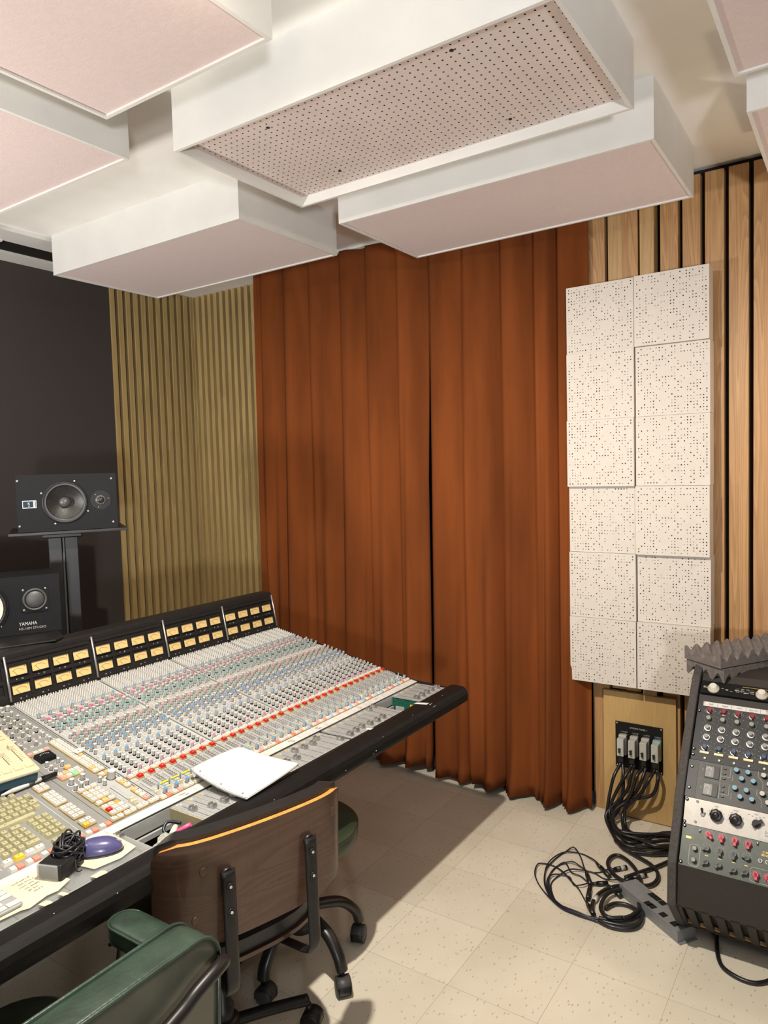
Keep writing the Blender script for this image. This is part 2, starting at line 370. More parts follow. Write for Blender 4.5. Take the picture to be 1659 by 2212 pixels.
# pine boards on the right wall: (y0, y1, front x, material)
mb = MB()
boards = [(1.008, 1.085, 3.355, 'pine'), (.929, .995, 3.36, 'pine_brown'), (.860, .929, 3.352, 'pine'), (.785, .845, 3.325, 'pine_brown'),
          (.690, .764, 3.35, 'pine'), (.601, .673, 3.355, 'pine'), (.509, .583, 3.355, 'pine'), (.416, .491, 3.355, 'pine'), (.325, .398, 3.355, 'pine')]
y = .305
while y > -1.2: boards.append((y-.075, y, 3.355, 'pine')); y -= .0925
for y0, y1, x, m in boards: mb.bb(x, 3.40, y0, y1, .597 if y0 > .69 and y1 < 1.0 else 0, 2.872, m)
tag(mb.build('pine_board_wall', bevel=.0015), 'tall vertical pine boards with black gaps covering the right wall', 'wood paneling')
# timber skirting piece reaching the floor left of the ply panel
# ------------------------------------------------------------------ ceiling boxes
def cloud(x0, x1, y0, y1, label, peg=False):
    t = thing('ceiling_box', label, 'acoustic panel', ((x0+x1)/2, (y0+y1)/2, 2.9), 0, 'white framed acoustic boxes on the ceiling')
    w = .012; mb = MB()
    mb.bb(x0, x1, y0, y0+w, 2.70, 2.9, 'cloud_white'); mb.bb(x0, x1, y1-w, y1, 2.70, 2.9, 'cloud_white')
    mb.bb(x0, x0+w, y0+w, y1-w, 2.70, 2.9, 'cloud_white'); mb.bb(x1-w, x1, y0+w, y1-w, 2.70, 2.9, 'cloud_white')
    mb.build('frame', t)
    if not peg:
        MB().bb(x0+w, x1-w, y0+w, y1-w, 2.706, 2.72, 'pink_fabric').build('fabric_panel', t)
    else:
        z = 2.735; mb = MB(); p = .0254; nx = int((x1-x0-2*w)/p); ny = int((y1-y0-2*w)/p)
        ox = (x0+x1)/2-nx*p/2; oy = (y0+y1)/2-ny*p/2; r = .0032
        for i in range(nx):
            for j in range(ny):
                holecell(mb, ox+i*p, oy+j*p, p, r, z, .006, 'peg_board', 'hole_dark')
        for a, b, c, d in ((x0+w, ox, y0+w, y1-w), (ox+nx*p, x1-w, y0+w, y1-w), (ox, ox+nx*p, y0+w, oy), (ox, ox+nx*p, oy+ny*p, y1-w)):
            mb.add([(a, c, z), (b, c, z), (b, d, z), (a, d, z)], [(0, 3, 2, 1)], 'peg_board')
        mb.bb(x0+w, x1-w, y0+w, y1-w, z+.007, z+.012, 'peg_board')
        for px, py in ((x0+.1, y0+.32), (x0+.12, y1-.3), (x1-.1, y0+.35), (x1-.12, y1-.28)):
            mb.lathe([(.006, z-.002), (.006, z+.001)], 'hole_dark', Matrix.Translation((px, py, 0)), 10)
        mb.build('perforated_board', t, normals=False)
    return t
def holecell(mb, x, y, p, r, z, depth, m, mh, up=-1, n=8):
    """square cell with a round hole; the face looks to -z (up=-1), the hole goes to +z"""
    cx, cy = x+p/2, y+p/2; h = p/2
    sq = []
    for k in range(n):
        a = 2*PI*(k+.5)/n; c, s_ = math.cos(a), math.sin(a); t = h/max(abs(c), abs(s_))
        sq.append((cx+c*t, cy+s_*t, z))
    sq = [(cx+h*(1 if math.cos(2*PI*(k+.5)/n) > 0 else -1)*(1 if abs(math.cos(2*PI*(k+.5)/n)) > .5 else abs(math.tan(PI/8))),
           cy+h*(1 if math.sin(2*PI*(k+.5)/n) > 0 else -1)*(1 if abs(math.sin(2*PI*(k+.5)/n)) > .5 else abs(math.tan(PI/8))), z) for k in range(n)]
    ri = [(cx+r*math.cos(2*PI*(k+.5)/n), cy+r*math.sin(2*PI*(k+.5)/n), z) for k in range(n)]
    ro = [(a, b, z-up*depth) for a, b, _ in ri]
    vs = sq+ri+ro; fs = []
    for k in range(n):
        k2 = (k+1) % n
        fs.append((k, n+k, n+k2, k2))
    mb.add(vs, fs, m)
    cs = [(cx+h, cy+h, z), (cx-h, cy+h, z), (cx-h, cy-h, z), (cx+h, cy-h, z)]
    for ci, (ka) in enumerate((0, 2, 4, 6)):
        mb.add([cs[ci], sq[ka], sq[ka+1]], [(0, 1, 2)], m)
    mb.add(vs, [(n+k, 2*n+k, 2*n+(k+1) % n, n+(k+1) % n) for k in range(n)]+[tuple(range(3*n-1, 2*n-1, -1))], mh)
cloud(1.61, 2.245, .583, 1.865, 'large white ceiling box with a recessed perforated board', peg=True)
cloud(2.482, 3.12, .583, 1.865, 'ceiling box with pink fabric directly above the right of the curtain')
cloud(2.175, 2.83, 2.143, 3.47, 'ceiling box with pink fabric nearest the slatted corner')
cloud(.70, 1.355, 1.20, 1.852, 'ceiling box with pink fabric and a shiny glow, upper left, nearest the camera')
cloud(.92, 1.562, 2.025, 3.36, 'ceiling box with pink fabric cut off by the left edge of the photo')
cloud(1.60, 2.235, -.97, .313, 'ceiling box with pink fabric at the top right corner of the photo')
cloud(2.475, 3.11, -.97, .313, 'ceiling box with pink fabric beside the tall pine boards at right')
# ------------------------------------------------------------------ curtains
def curtain(label, folds, y0, y1, zb, seed, close=0.):
    """folds: y of the sharp leading edge of every pleat, from far (large y) to near"""
    rnd = random.Random(seed); amp = {}
    t = thing('curtain', label, 'curtain', (3.27, (y0+y1)/2, 0), 0, 'floor length velvet curtains')
    ys = []; n = 14
    E = [y0]+folds+[y1]
    for i in range(len(E)-1):
        for k in range(n): ys.append((E[i]+(E[i+1]-E[i])*k/n, i, k/n))
    ys.append((E[-1], len(E)-2, 1.))
    nz = 46; zt = 2.882; vs = []
    am = [rnd.uniform(.8, 1.15) for _ in E]; ph = [rnd.uniform(0, 6) for _ in E]; dz = [rnd.uniform(-.012, .012) for _ in E]
    for j in range(nz+1):
        v = j/nz; v2 = v**.9
        for (yy, i, u) in ys:
            # sharp protruding edge at u=0, broad front, deep valley just before the next pleat
            sh = math.cos(u*PI*.96)*.5+.5
            sh = (sh**.8)*(1-v)+(1-u**3.2)*v
            rip = .26*math.sin(u*2*PI*1.5+ph[i]+v*1.2)*(.35+v)+.10*math.sin(u*2*PI*3+ph[i]*2+v*2.1)*v
            d = (.066+.034*v)*am[i]*(sh+rip*.55)
            z = zt+(zb+dz[i]-zt)*v
            if v > .93: d += .006*math.sin(u*20+ph[i])*(v-.93)/.07
            if v > .97: d -= .02*(v-.97)/.03*math.sin(u*7+ph[i])
            lean = (yy-(y0+y1)/2)*(-.012)*v-(close*u*max(0, 1-v*2.2) if i == len(E)-2 else 0)
            sway = .012*math.sin(v*3+ph[i])*v
            vs.append((3.335-.022*v-d, yy+lean+sway*(1 if 0 < i < len(E)-2 else .2), z))
    m = len(ys); fs = [(j*m+i, (j+1)*m+i, (j+1)*m+i+1, j*m+i+1) for j in range(nz) for i in range(m-1)]
    o = MB().add(vs, fs, 'velvet', True).build('cloth', t, normals=False)
    so = o.modifiers.new('thick', 'SOLIDIFY'); so.thickness = .003; so.offset = 1
    # dark blackout lining peeping out below the hem
    n2 = len(ys); v2 = [(3.338-.012*math.sin(k*.8), yy, z) for z in (zb+.05, zb-.012) for k, (yy, i, u) in enumerate(ys)]
    MB().add(v2, [(i, n2+i, n2+i+1, i+1) for i in range(n2-1)], 'velvet_lining', True).build('lining', t, normals=False)
    return t
curtain('left rust velvet curtain, from the slatted corner to the dark middle gap', [3.06, 2.885, 2.685, 2.462, 2.29, 2.09], 3.125, 1.942, .035, 3, close=.034)
curtain('right rust velvet curtain, between the dark middle gap and the white perforated tiles', [1.68, 1.488, 1.308, 1.20], 1.888, 1.075, .03, 8)
tag(MB().bb(3.285, 3.315, 1.02, 3.16, 2.884, 2.899, 'rail_white').build('curtain_rail'), 'thin white ceiling rail the rust curtains hang from', 'curtain rail')
# ------------------------------------------------------------------ perforated diffuser tiles
def diffuser_mesh(seed):
    rnd = random.Random(seed); mb = MB(); n = 23; s = .3008; mar = .006; p = (s-2*mar)/n
    # local: x right(-Y world) , y up, front at z=0 facing -z
    for i in range(n):
        for j in range(n):
            x, y = -s/2+mar+i*p, -s/2+mar+j*p
            q = rnd.random(); edge = i in (0, n-1) or j in (0, n-1)
            if q < .47+(.1 if edge else 0):
                r = .0017 if q < .18 else (.0023 if q < .38 else .003)
                holecell(mb, x, y, p, r, 0, .007, 'diffuser_white', 'hole_shade')
            else: mb.add([(x, y, 0), (x+p, y, 0), (x+p, y+p, 0), (x, y+p, 0)], [(0, 3, 2, 1)], 'diffuser_white')
    a, b = -s/2, -s/2+mar
    for X0, X1, Y0, Y1 in ((a, b, a, -a), (-b, -a, a, -a), (b, -b, a, b), (b, -b, -b, -a)):
        mb.add([(X0, Y0, 0), (X1, Y0, 0), (X1, Y1, 0), (X0, Y1, 0)], [(0, 3, 2, 1)], 'diffuser_white')
    mb.add([(a, a, 0), (-a, a, 0), (-a, -a, 0), (a, -a, 0), (a, a, .085), (-a, a, .085), (-a, -a, .085), (a, -a, .085)],
           [(0, 1, 5, 4), (1, 2, 6, 5), (2, 3, 7, 6), (3, 0, 4, 7), (4, 5, 6, 7)], 'diffuser_white')
    return mb.mesh('diffuser_tile')
dm = [diffuser_mesh(11), diffuser_mesh(23)]
zb = [2.461, 2.156, 1.857, 1.556, 1.256, .956, .655]
rowname = ['top', 'second', 'third', 'fourth', 'fifth', 'bottom']
xl = [3.243, 3.236, 3.228, 3.250, 3.240, 3.235]; xr = [3.229, 3.245, 3.241, 3.228, 3.252, 3.236]
for c in range(2):
    for r in range(6):
        o = bpy.data.objects.new('diffuser_tile', dm[(r+c) % 2]); COL.objects.link(o)
        X = (xl, xr)[c][r]; yc = (1.002, .696)[c]; zc = 2.309-.302*r
        rot = 0 if c == 0 else PI
        # local z -> +X world, local x -> -Y, local y -> -Z
        M = Matrix.Translation((X, yc, zc)) @ Matrix(((0, 0, 1, 0), (-1, 0, 0, 0), (0, -1, 0, 0), (0, 0, 0, 1))) @ Matrix.Rotation(rot, 4, 'Z')
        o.matrix_world = M
        tag(o, 'white perforated diffuser tile, %s of six in the %s column%s' % (rowname[r], ('left', 'right')[c], (' beside the curtain', ' beside the pine boards')[c]), 'acoustic tile', 'perforated tiles mounted in two columns')
# ------------------------------------------------------------------ ply panel with connector plate
tag(MB().bb(3.328, 3.354, .704, 1.028, .004, .594, 'birch_ply').build('ply_panel', bevel=.001), 'birch plywood panel on the wall below the white tiles', 'wood panel')
t = thing('connector_plate', 'black wall plate marked STUDIO PANEL 1 with four multipin sockets', 'wall plate', (3.325, .866, .345))
mb = MB().bb(3.324, 3.328, .76, .972, .238, .453, 'unit_black')
F = frame((3.324, .866, .345), (0, -1, 0), (0, 0, 1), (-1, 0, 0))
textmb(mb, 'STUDIO PANEL 1', .0105, F @ Matrix.Translation((0, .086, .0004)), 'print_white')
for i, (a, b_) in enumerate((('OUTBOARD', '1-16 IN'), ('OUTBOARD', '1-16 OUT'), ('OUTBOARD', '17-32 IN'), ('OUTBOARD', '17-32 OUT'))):
    textmb(mb, a, .0055, F @ Matrix.Translation((-.065+.05*i, .063, .0004)), 'print_white')
    textmb(mb, b_, .0055, F @ Matrix.Translation((-.065+.05*i, .056, .0004)), 'print_white')
mb.build('plate', t, normals=False)
for yy, zz in ((.965, .446), (.767, .446), (.767, .245), (.965, .245)):
    MB().lathe([(.004, 0), (.004, .001), (.0025, .0018)], 'chrome', frame((3.324, yy, zz), (0, -1, 0), (0, 0, 1), (-1, 0, 0)), 10).build('screw', t)
names = ['first from the left', 'second from the left', 'third from the left', 'teal tinted, rightmost']
for i in range(4):
    yc = .934-.0505*i; zc = .352
    t = thing('multipin_connector', 'grey multipin connector with black cables on the black plate, %s' % names[i], 'connector', (3.324, yc, zc), 0, 'grey connectors plugged into the wall plate')
    tm = 'edac_teal' if i == 3 else 'edac_grey'
    mb = MB().bb(3.262, 3.3235, yc-.015, yc+.015, zc-.040, zc+.040, 'edac_grey').bb(3.30, 3.3235, yc-.0175, yc+.0175, zc-.046, zc+.046, tm)
    mb.build('hood', t, bevel=.002)
    mb = MB().rbox((3.255, yc+.001, zc-.012), (.016, .008, .018), .003, 'rubber_black', axis='x').cyl((3.262, yc, zc-.006), (3.25, yc+.004, zc-.004), .004, 'rubber_black')
    mb.build('jack_screw', t)
    MB().rbox((3.285, yc, zc-.055), (.026, .026, .034), .006, 'rubber_black').build('boot', t)

# ------------------------------------------------------------------ mixing console
AX = math.atan(.1946)
def zs(y): return .745+.1946*(y-1.628)
def SM(x, y, h=0.): return Matrix.Translation((x, y, zs(y))) @ Matrix.Rotation(AX, 4, 'X') @ Matrix.Translation((0, 0, h))
con = thing('mixing_console', 'long grey multichannel mixing console with black armrest and rows of amber meters', 'mixing console', (1.4, 2.0, 0))
XL = -.1; XR = 2.60
mb = MB()
mb.prism([(1.625, .742), (2.405, .893), (2.42, .893), (2.52, .80), (2.52, .62), (1.75, .60), (1.45, .650), (1.45, .655), (1.613, .655), (1.613, .70), (1.625, .70)], XL, XR-.012, 'console_grey')
mb.prism([(1.455, .738), (1.625, .746), (2.41, .899), (2.445, 1.06), (2.53, 1.06), (2.55, .60), (1.75, .58), (1.40, .68), (1.40, .70)], XR-.012, XR, 'bridge_black')
mb.build('chassis', con)
MB().bb(.2, .6, 2.0, 2.5, 0, .62, 'bridge_black').bb(1.9, 2.3, 2.0, 2.5, 0, .62, 'bridge_black').build('pedestal', con, bevel=.005)
arm = [(1.452, .700), (1.452, .741), (1.444, .750), (1.430, .753), (1.392, .753), (1.379, .749), (1.369, .739), (1.364, .725), (1.3635, .706), (1.367, .694), (1.376, .688), (1.452, .684)]
mb = MB().prism(arm, XL-.1, XR+.002, 'vinyl_black', smooth=False)
o = mb.build('armrest', con, bevel=.004)
mb = MB()
for x_, y_, z_, r_ in ((1.93, 1.3634, .715, .0018), (1.915, 1.3636, .709, .0014), (1.76, 1.3634, .71, .0014), (1.66, 1.3634, .712, .0013), (2.20, 1.385, .7515, .0013), (1.985, 1.372, .743, .0013), (.80, 1.40, .753, .0014), (.93, 1.369, .739, .0015), (1.44, 1.372, .743, .0013), (2.45, 1.40, .753, .0014)):
    mb.lathe([(r_, -.0008), (r_, .0006), (r_*.5, .0009)], 'print_white', Matrix.Translation((x_, y_, z_)) @ (Matrix.Rotation(PI/2, 4, 'X') if z_ < .73 else Matrix.Identity(4)), 6)
mb.build('paint_flecks', con)['kind'] = 'stuff'
# meter bridge
bx0 = 1.266; BP = .3325
def bz(z): return 2.409+(z-.897)*.21     # y of the bridge face at height z
FB = math.atan(.21)
def BM(x, z, d=0.): # frame on bridge face: local x right, y up the face, z towards the viewer
    return Matrix.Translation((x, bz(z), z)) @ Matrix.Rotation(PI/2-FB, 4, 'X') @ Matrix.Translation((0, 0, d))
mb = MB()
mb.prism([(bz(.885), .885), (bz(.925), .925), (bz(.925)+.006, .926), (bz(1.045)+.006, 1.044), (bz(1.045), 1.045), (bz(1.06)-.001, 1.060), (2.452, 1.0695), (2.50, 1.0715), (2.525, 1.068), (2.53, 1.05), (2.53, .80), (2.44, .80)], XL, XR, 'bridge_black')
mb.build('meter_bridge', con, bevel=.003)
# black fascia with the numbers, split by steel posts
mb = MB()
for bk in range(-4, 4):
    x0 = bx0+BP*bk+.006
    for r_ in range(3):
        zc = (.933-.0265, .971, 1.012+.028)[r_]
        hh = (.012, .013, .012)[r_]
        mb.box((0, 0, 0), (BP-.014, hh, .004), 'bridge_black', BM(x0+BP/2-.006, zc, -.001))
    for k in range(5):
        xx = x0+.0015+k*.0795
        mb.box((0, 0, 0), (.0125, .115, .004), 'bridge_black', BM(xx+.001, .965, -.003))
for bk in range(4):
    for k in range(4):
        n1 = 25+8*bk+2*k; xc = bx0+BP*bk+.043+.0795*k
        textmb(mb, str(n1), .0068, BM(xc+.012, .9725, .0016), 'print_white')
        textmb(mb, str(n1+1), .0068, BM(xc-.004, .9085, .0016), 'print_white')
        mb.add([(-.0016, .0018, 0), (.0016, .0018, 0), (0, -.0022, 0)], [(0, 1, 2)], 'print_white', False, BM(xc-.008, .9735, .0016))
        mb.add([(-.0016, .0018, 0), (.0016, .0018, 0), (0, -.0022, 0)], [(0, 1, 2)], 'print_white', False, BM(xc+.016, .9095, .0016))
    for k in range(8):
        textmb(mb, str(25+8*bk+k), .0062, BM(bx0+BP*bk+.022+.04*k, .8965, .0012), 'print_white')
mb.build('meter_fascia', con, normals=False)
for bk in range(-3, 5):
    o = MB().lathe([(.0042, 0), (.0042, .155)], 'steel', BM(bx0+BP*bk+(.002 if bk < 4 else -.004), .905, .005) @ Matrix.Rotation(-PI/2, 4, 'X'), 10).build('steel_post', con)
vu = MB(); vu.box((0, 0, -.004), (.062, .031, .003), 'vu_face')
vu.box((0, .0165, -.002), (.066, .002, .007), 'bridge_black').box((0, -.0165, -.002), (.066, .002, .007), 'bridge_black').box((-.032, 0, -.002), (.002, .033, .007), 'bridge_black').box((.032, 0, -.002), (.002, .033, .007), 'bridge_black')
for k in range(12):
    a0 = -.75+1.5*k/12; a1 = -.75+1.5*(k+1)/12; R0 = .030
    m_ = 'red_print' if k > 7 else 'black_print'
    p, q = [(R0*math.sin(a), -.022+R0*math.cos(a)*.95) for a in (a0, a1)]
    dx, dy = q[0]-p[0], q[1]-p[1]
    vu.box(((p[0]+q[0])/2, (p[1]+q[1])/2, -.0022), (math.hypot(dx, dy), .0008 if k < 8 else .0013, .0003), m_, Matrix.Translation(((p[0]+q[0])/2, (p[1]+q[1])/2, 0)) @ Matrix.Rotation(math.atan2(dy, dx), 4, 'Z') @ Matrix.Translation((-(p[0]+q[0])/2, -(p[1]+q[1])/2, 0)))
vu.lathe([(.0015, 0), (.0015, .0004)], 'black_print', Matrix.Translation((.025, .011, -.0024)), 8)
vum = vu.mesh('meter')
nd = MB().box((0, .010, 0), (.0007, .020, .0004), 'black_print', Matrix.Translation((-.004, -.0155, -.0016)) @ Matrix.Rotation(.62, 4, 'Z')).mesh('needle')
for bk in range(4):
    for k in range(4):
        for r_ in range(2):
            o = bpy.data.objects.new('vu_meter', vum); COL.objects.link(o); o.parent = con
            M = WORLD[con.name].inverted() @ BM(bx0+BP*bk+.0455+.0795*k, (.9425, 1.0045)[r_]-.003, .001)
            o.matrix_local = M
            q = bpy.data.objects.new('needle', nd); COL.objects.link(q); q.parent = o
# ---- prototypes of the little controls
P = {}
def knob(cap='knob_white', base='black_print', r=.0053, h=.0155, ring=True, ptr=True):
    m_ = MB()
    if ring: m_.lathe([(r*1.6, 0), (r*1.6, .0004)], 'print_white', None, 12)
    m_.lathe([(r*1.18, 0), (r*1.18, .0016 if base == 'black_print' else .0045), (r*1.02, .0022 if base == 'black_print' else .005)], base, None, 10)
    m_.lathe([(r, .001), (r*.9, h)], 'knob_grey', None, 12)
    m_.lathe([(r*.88, h-.001), (r*.88, h+.0004)], cap, None, 12)
    if ptr: m_.box((0, -r*.93, h*.55), (.0007, .0009, h*.8), 'black_print')
    return m_
P['k_grey'] = knob(); P['k_blue'] = knob('cap_blue'); P['k_pink'] = knob('cap_pink'); P['k_teal'] = knob('cap_teal'); P['k_green'] = knob('cap_green')
P['k_red'] = knob('cap_salmon'); P['k_black'] = knob('knob_white', 'unit_black', .0049, .0175, True, True)
P['k_big'] = knob('knob_white', r=.0075, h=.017); P['k_huge'] = knob('knob_white', r=.0125, h=.024, ptr=False); P['k_bluebig'] = knob('cap_blue', r=.0066, h=.015)
P['k_thin'] = knob('cap_blue', r=.0032, h=.016, ring=False)
def pin(c='knob_white'):
    return MB().lathe([(.0032, 0), (.0032, .0008)], 'console_mid', None, 8).lathe([(.0022, 0), (.0022, .0083), (.0013, .0092)], c, None, 8)
P['pin'] = pin()
def push(w=.0088, d=.0052, h=.0055, c='knob_white'): return MB().box((0, 0, h/2), (w, d, h), c, taper=(.8, .75))
P['push'] = push(); P['push_grey'] = push(.0072, .0042, .005, 'knob_grey'); P['push_pink'] = push(.009, .005, .006, 'cap_pink'); P['push_small'] = push(.0055, .0055, .007, 'knob_grey')
def lit(c, w=.0155, d=.0140): 
    return MB().box((0, 0, .0025), (w, d, .005), c, taper=(.86, .84)).box((0, 0, .0052), (w*.3, .0014, .0004), 'dome_grey' if c != 'btn_red' else 'print_white')
for c in ('white', 'pale', 'pink', 'coral', 'red', 'orange', 'yellow', 'green', 'blue'): P['b_'+c] = lit('btn_'+c)
P['b_redwide'] = lit('btn_red', .0175, .0150)
def keycap(w=1., d=1., c='cream_key'):
    W, D = .0172*w+.0018*(w-1), .0172*d+.0018*(d-1)
    return MB().box((0, 0, .0045), (W, D, .009), c, taper=(1-.0052/W, 1-.0052/D)).box((0, .001, .0091), (.003, .0022, .0002), 'dome_grey')
P['key'] = keycap(); P['key_w'] = keycap(1.6); P['key_space'] = keycap(8.5); P['key_tall'] = keycap(1, 2); P['key_flat'] = keycap(1.35, 1, 'btn_white'); P['key_yel'] = keycap(1.35, 1, 'btn_yellow'); P['key_coral'] = MB().box((0, 0, .003), (.016, .016, .006), 'btn_coral', taper=(.88, .88)); P['key_pale'] = MB().box((0, 0, .004), (.0172, .0165, .008), 'btn_white', taper=(.75, .75))
sf = MB().box((0, 0, .003), (.0125, .020, .006), 'cream_cap', taper=(.9, .85)).box((0, .0055, .008), (.0115, .006, .006), 'cream_cap', taper=(.9, .5)).box((0, -.0055, .008), (.0115, .006, .006), 'cream_cap', taper=(.9, .5))
P['smallfader'] = sf
P['masterfader'] = MB().box((0, 0, .004), (.014, .028, .008), 'cream_cap', taper=(.9, .9)).box((0, .008, .011), (.013, .008, .008), 'cream_cap', taper=(.9, .5)).box((0, -.008, .011), (.013, .008, .008), 'cream_cap', taper=(.9, .5))
KIND = {}
def put(kind, proto, M): KIND.setdefault(kind, []).append((proto, M))
def kput(kind, proto, x, y, h=0., rot=0.): put(kind, proto, SM(x, y, h) @ Matrix.Rotation(rot, 4, 'Z'))
panel = MB()
rnd = random.Random(5)
for ch in range(32):
    X = bx0+BP*(ch//8)+.04*(ch % 8)
    u = lambda f: X+.04*f
    # strip plate and its parting lines
    panel.box((0, 0, 0), (.0388, .78, .0016), 'console_light', SM(X+.0195, 2.012, .0006))
    for yy, hh in ((2.135, .0012), (1.937, .0012), (1.794, .0012), (1.757, .0010)):
        panel.box((0, 0, .0016), (.036, hh*.6, .0003), 'black_print', SM(X+.0195, yy))
    H0 = .0014
    for j in range(9):
        for i in range(4): put('routing_button', 'pin', SM(u(.16+.225*i), 2.391-.0128*j, H0))
    for yy, p in ((2.266, 'k_blue'), (2.245, 'k_grey'), (2.225, 'k_pink'), (2.204, 'k_grey'), (2.183, 'k_black'), (2.163, 'k_teal'), (2.142, 'k_teal'),
                  (2.090, 'k_grey'), (2.068, 'k_red'), (2.046, 'k_green'), (2.025, 'k_grey'), (2.004, 'k_blue'), (1.982, 'k_blue'), (1.961, 'k_grey'), (1.918, 'k_blue')):
        kput('knob', p, u(.37), yy, H0, rnd.uniform(-2, 2))
    for yy in (1.900, 1.880, 1.861, 1.841, 1.822): kput('knob', 'k_black', u(.37), yy, H0)
    kput('knob', 'k_red' if ch % 9 == 4 else 'k_pink', u(.37), 1.801, H0)
    for yy, p in ((2.209, 'k_grey'), (2.178, 'k_teal'), (2.152, 'k_teal'), (2.098, 'k_grey'), (2.078, 'k_red'), (2.056, 'k_green'), (2.030, 'k_grey'), (2.010, 'k_blue'), (1.990, 'k_grey')):
        kput('knob', p, u(.82), yy, H0, rnd.uniform(-2, 2))
    put('push_button', 'push_pink', SM(u(.82), 2.238, H0))
    for yy in (2.262, 2.250): put('push_button', 'push', SM(u(.82), yy, H0))
    for yy in (2.128, 2.1185, 2.109): 
        for f in (.22, .48, .74): put('push_button', 'push', SM(u(f), yy, H0))
    for yy in (1.972, 1.961, 1.949, 1.930, 1.915, 1.899, 1.884, 1.868, 1.853, 1.838, 1.823, 1.809): put('push_button', 'push', SM(u(.80), yy, H0))
    for yy in (1.945, 1.933): put('push_button', 'push', SM(u(.30), yy, H0))
    # lit buttons
    panel.box((0, 0, .003), (.0375, .0165, .004), 'amber_base', SM(X+.0195, 1.787))
    put('lit_button', 'b_pale', SM(u(.25), 1.787, .005)); put('lit_button', 'b_white', SM(u(.70), 1.789, .005))
    panel.box((0, 0, .0035), (.020, .0170, .005), 'amber_base', SM(u(.86)-.004, 1.770))
    put('lit_button', 'b_redwide', SM(u(.86)-.004, 1.770, .006))
    for yy in (1.748, 1.739, 1.730, 1.721, 1.712):
        for f in (.60, .84): put('push_button', 'push_small', SM(u(f), yy, H0))
    panel.box((0, 0, .0018), (.0012, .078, .0003), 'black_print', SM(u(.30), 1.708))
    for k in range(9): panel.box((0, 0, .0018), (.005, .0006, .0003), 'dome_grey', SM(u(.16), 1.742-.0085*k))
    put('small_fader', 'smallfader', SM(u(.36), 1.672+.006*rnd.random(), H0))
    kput('knob', 'k_thin', u(.74), 1.690, H0); kput('knob', 'k_bluebig', u(.80), 1.661, H0)
    panel.box((0, 0, .003), (.0375, .0150, .004), 'amber_base', SM(X+.0195, 1.6415))
    put('lit_button', 'b_white', SM(u(.26), 1.6415, .005))
    put('lit_button', rnd.choice(['b_pink', 'b_coral', 'b_pale', 'b_blue', 'b_white', 'b_pink']), SM(u(.72), 1.6415, .005))
# yellow tape across four strips
for ch in range(1, 6): panel.box((0, 0, .004), (.030, .006, .0006), 'tape_yellow', SM(bx0+.04*ch+.024, 1.7035))
# centre section, plain grey with grouped buttons
panel.box((0, 0, 0), (bx0-.006-XL, .80, .0012), 'console_mid', SM((bx0-.006+XL)/2, 2.018, .0004))
for x_, y0, y1, m_ in ((1.258, 1.63, 2.41, 'black_print'), (1.112, 1.64, 2.12, 'dome_grey'), (1.0345, 1.655, 1.91, 'print_white'), (.83, 1.66, 1.92, 'print_white')):
    panel.box((0, 0, .0013), (.0012, (y1-y0)/math.cos(AX), .0003), m_, SM(x_, (y0+y1)/2))
def bank(x0, x1, y0, y1, nx, ny, cols=None, base=True):
    """a block of lit buttons on an amber base; cols maps (i,j) -> colour, j from the far side"""
    if base: panel.box((0, 0, .003), (x1-x0, (y1-y0)/math.cos(AX), .005), 'amber_base', SM((x0+x1)/2, (y0+y1)/2))
    w, d = (x1-x0)/nx, (y1-y0)/ny
    for i in range(nx):
        for j in range(ny):
            c = (cols or {}).get((i, j), 'white')
            if c is None: continue
            put('lit_button', 'b_'+c, SM(x0+w*(i+.5), y1-d*(j+.5), .0058))
bank(1.214, 1.249, 1.868, 2.102, 2, 14, {(0, 12): 'orange', (1, 7): 'orange'})
bank(1.214, 1.249, 1.840, 1.857, 2, 1, {(1, 0): 'orange'})
bank(1.126, 1.197, 2.060, 2.078, 4, 1, {(0, 0): 'pink', (3, 0): 'pink'})
bank(1.128, 1.199, 1.893, 1.929, 4, 2, {(0, 0): 'pale', (1, 0): 'orange', (0, 1): 'pink', (2, 1): 'green', (1, 1): 'white', (3, 1): 'pale'})
bank(1.168, 1.186, 1.935, 1.952, 1, 1, {(0, 0): 'orange'})
bank(1.125, 1.182, 1.806, 1.823, 3, 1)
bank(1.125, 1.181, 1.748, 1.801, 3, 3)
bank(1.126, 1.182, 1.726, 1.742, 3, 1, {(1, 0): 'orange'})
bank(1.126, 1.181, 1.664, 1.717, 3, 3, {(0, 1): 'red', (2, 0): None})
bank(1.234, 1.250, 1.748, 1.801, 1, 3, {(0, 1): 'orange'}); bank(1.234, 1.250, 1.664, 1.732, 1, 4, {(0, 3): 'pink', (0, 0): 'orange'})
bank(1.111, 1.149, 1.641, 1.657, 2, 1); bank(1.152, 1.189, 1.641, 1.657, 2, 1); bank(1.192, 1.228, 1.641, 1.657, 2, 1); bank(1.231, 1.262, 1.641, 1.657, 2, 1)
bank(1.050, 1.084, 1.880, 1.915, 2, 2, {(0, 1): 'pale', (1, 1): 'pale'})
bank(1.048, 1.082, 1.796, 1.864, 2, 4); bank(1.048, 1.082, 1.715, 1.784, 2, 4)
bank(1.048, 1.082, 1.667, 1.701, 2, 2, {(0, 1): 'yellow', (1, 1): 'pale', (1, 0): 'white'})
for x_, y_ in ((1.14, 1.989), (1.139, 1.965), (1.139, 1.942), (1.175, 1.989), (1.174, 1.966), (1.131, 1.834), (1.149, 1.834), (1.168, 1.836), (1.201, 1.825), (1.202, 1.803)): kput('knob', 'k_grey', x_, y_, .001)
for x_, y_ in ((1.139, 1.866), (1.175, 1.868)): kput('knob', 'k_big', x_, y_, .001)
kput('knob', 'k_huge', 1.236, 1.822, .001)
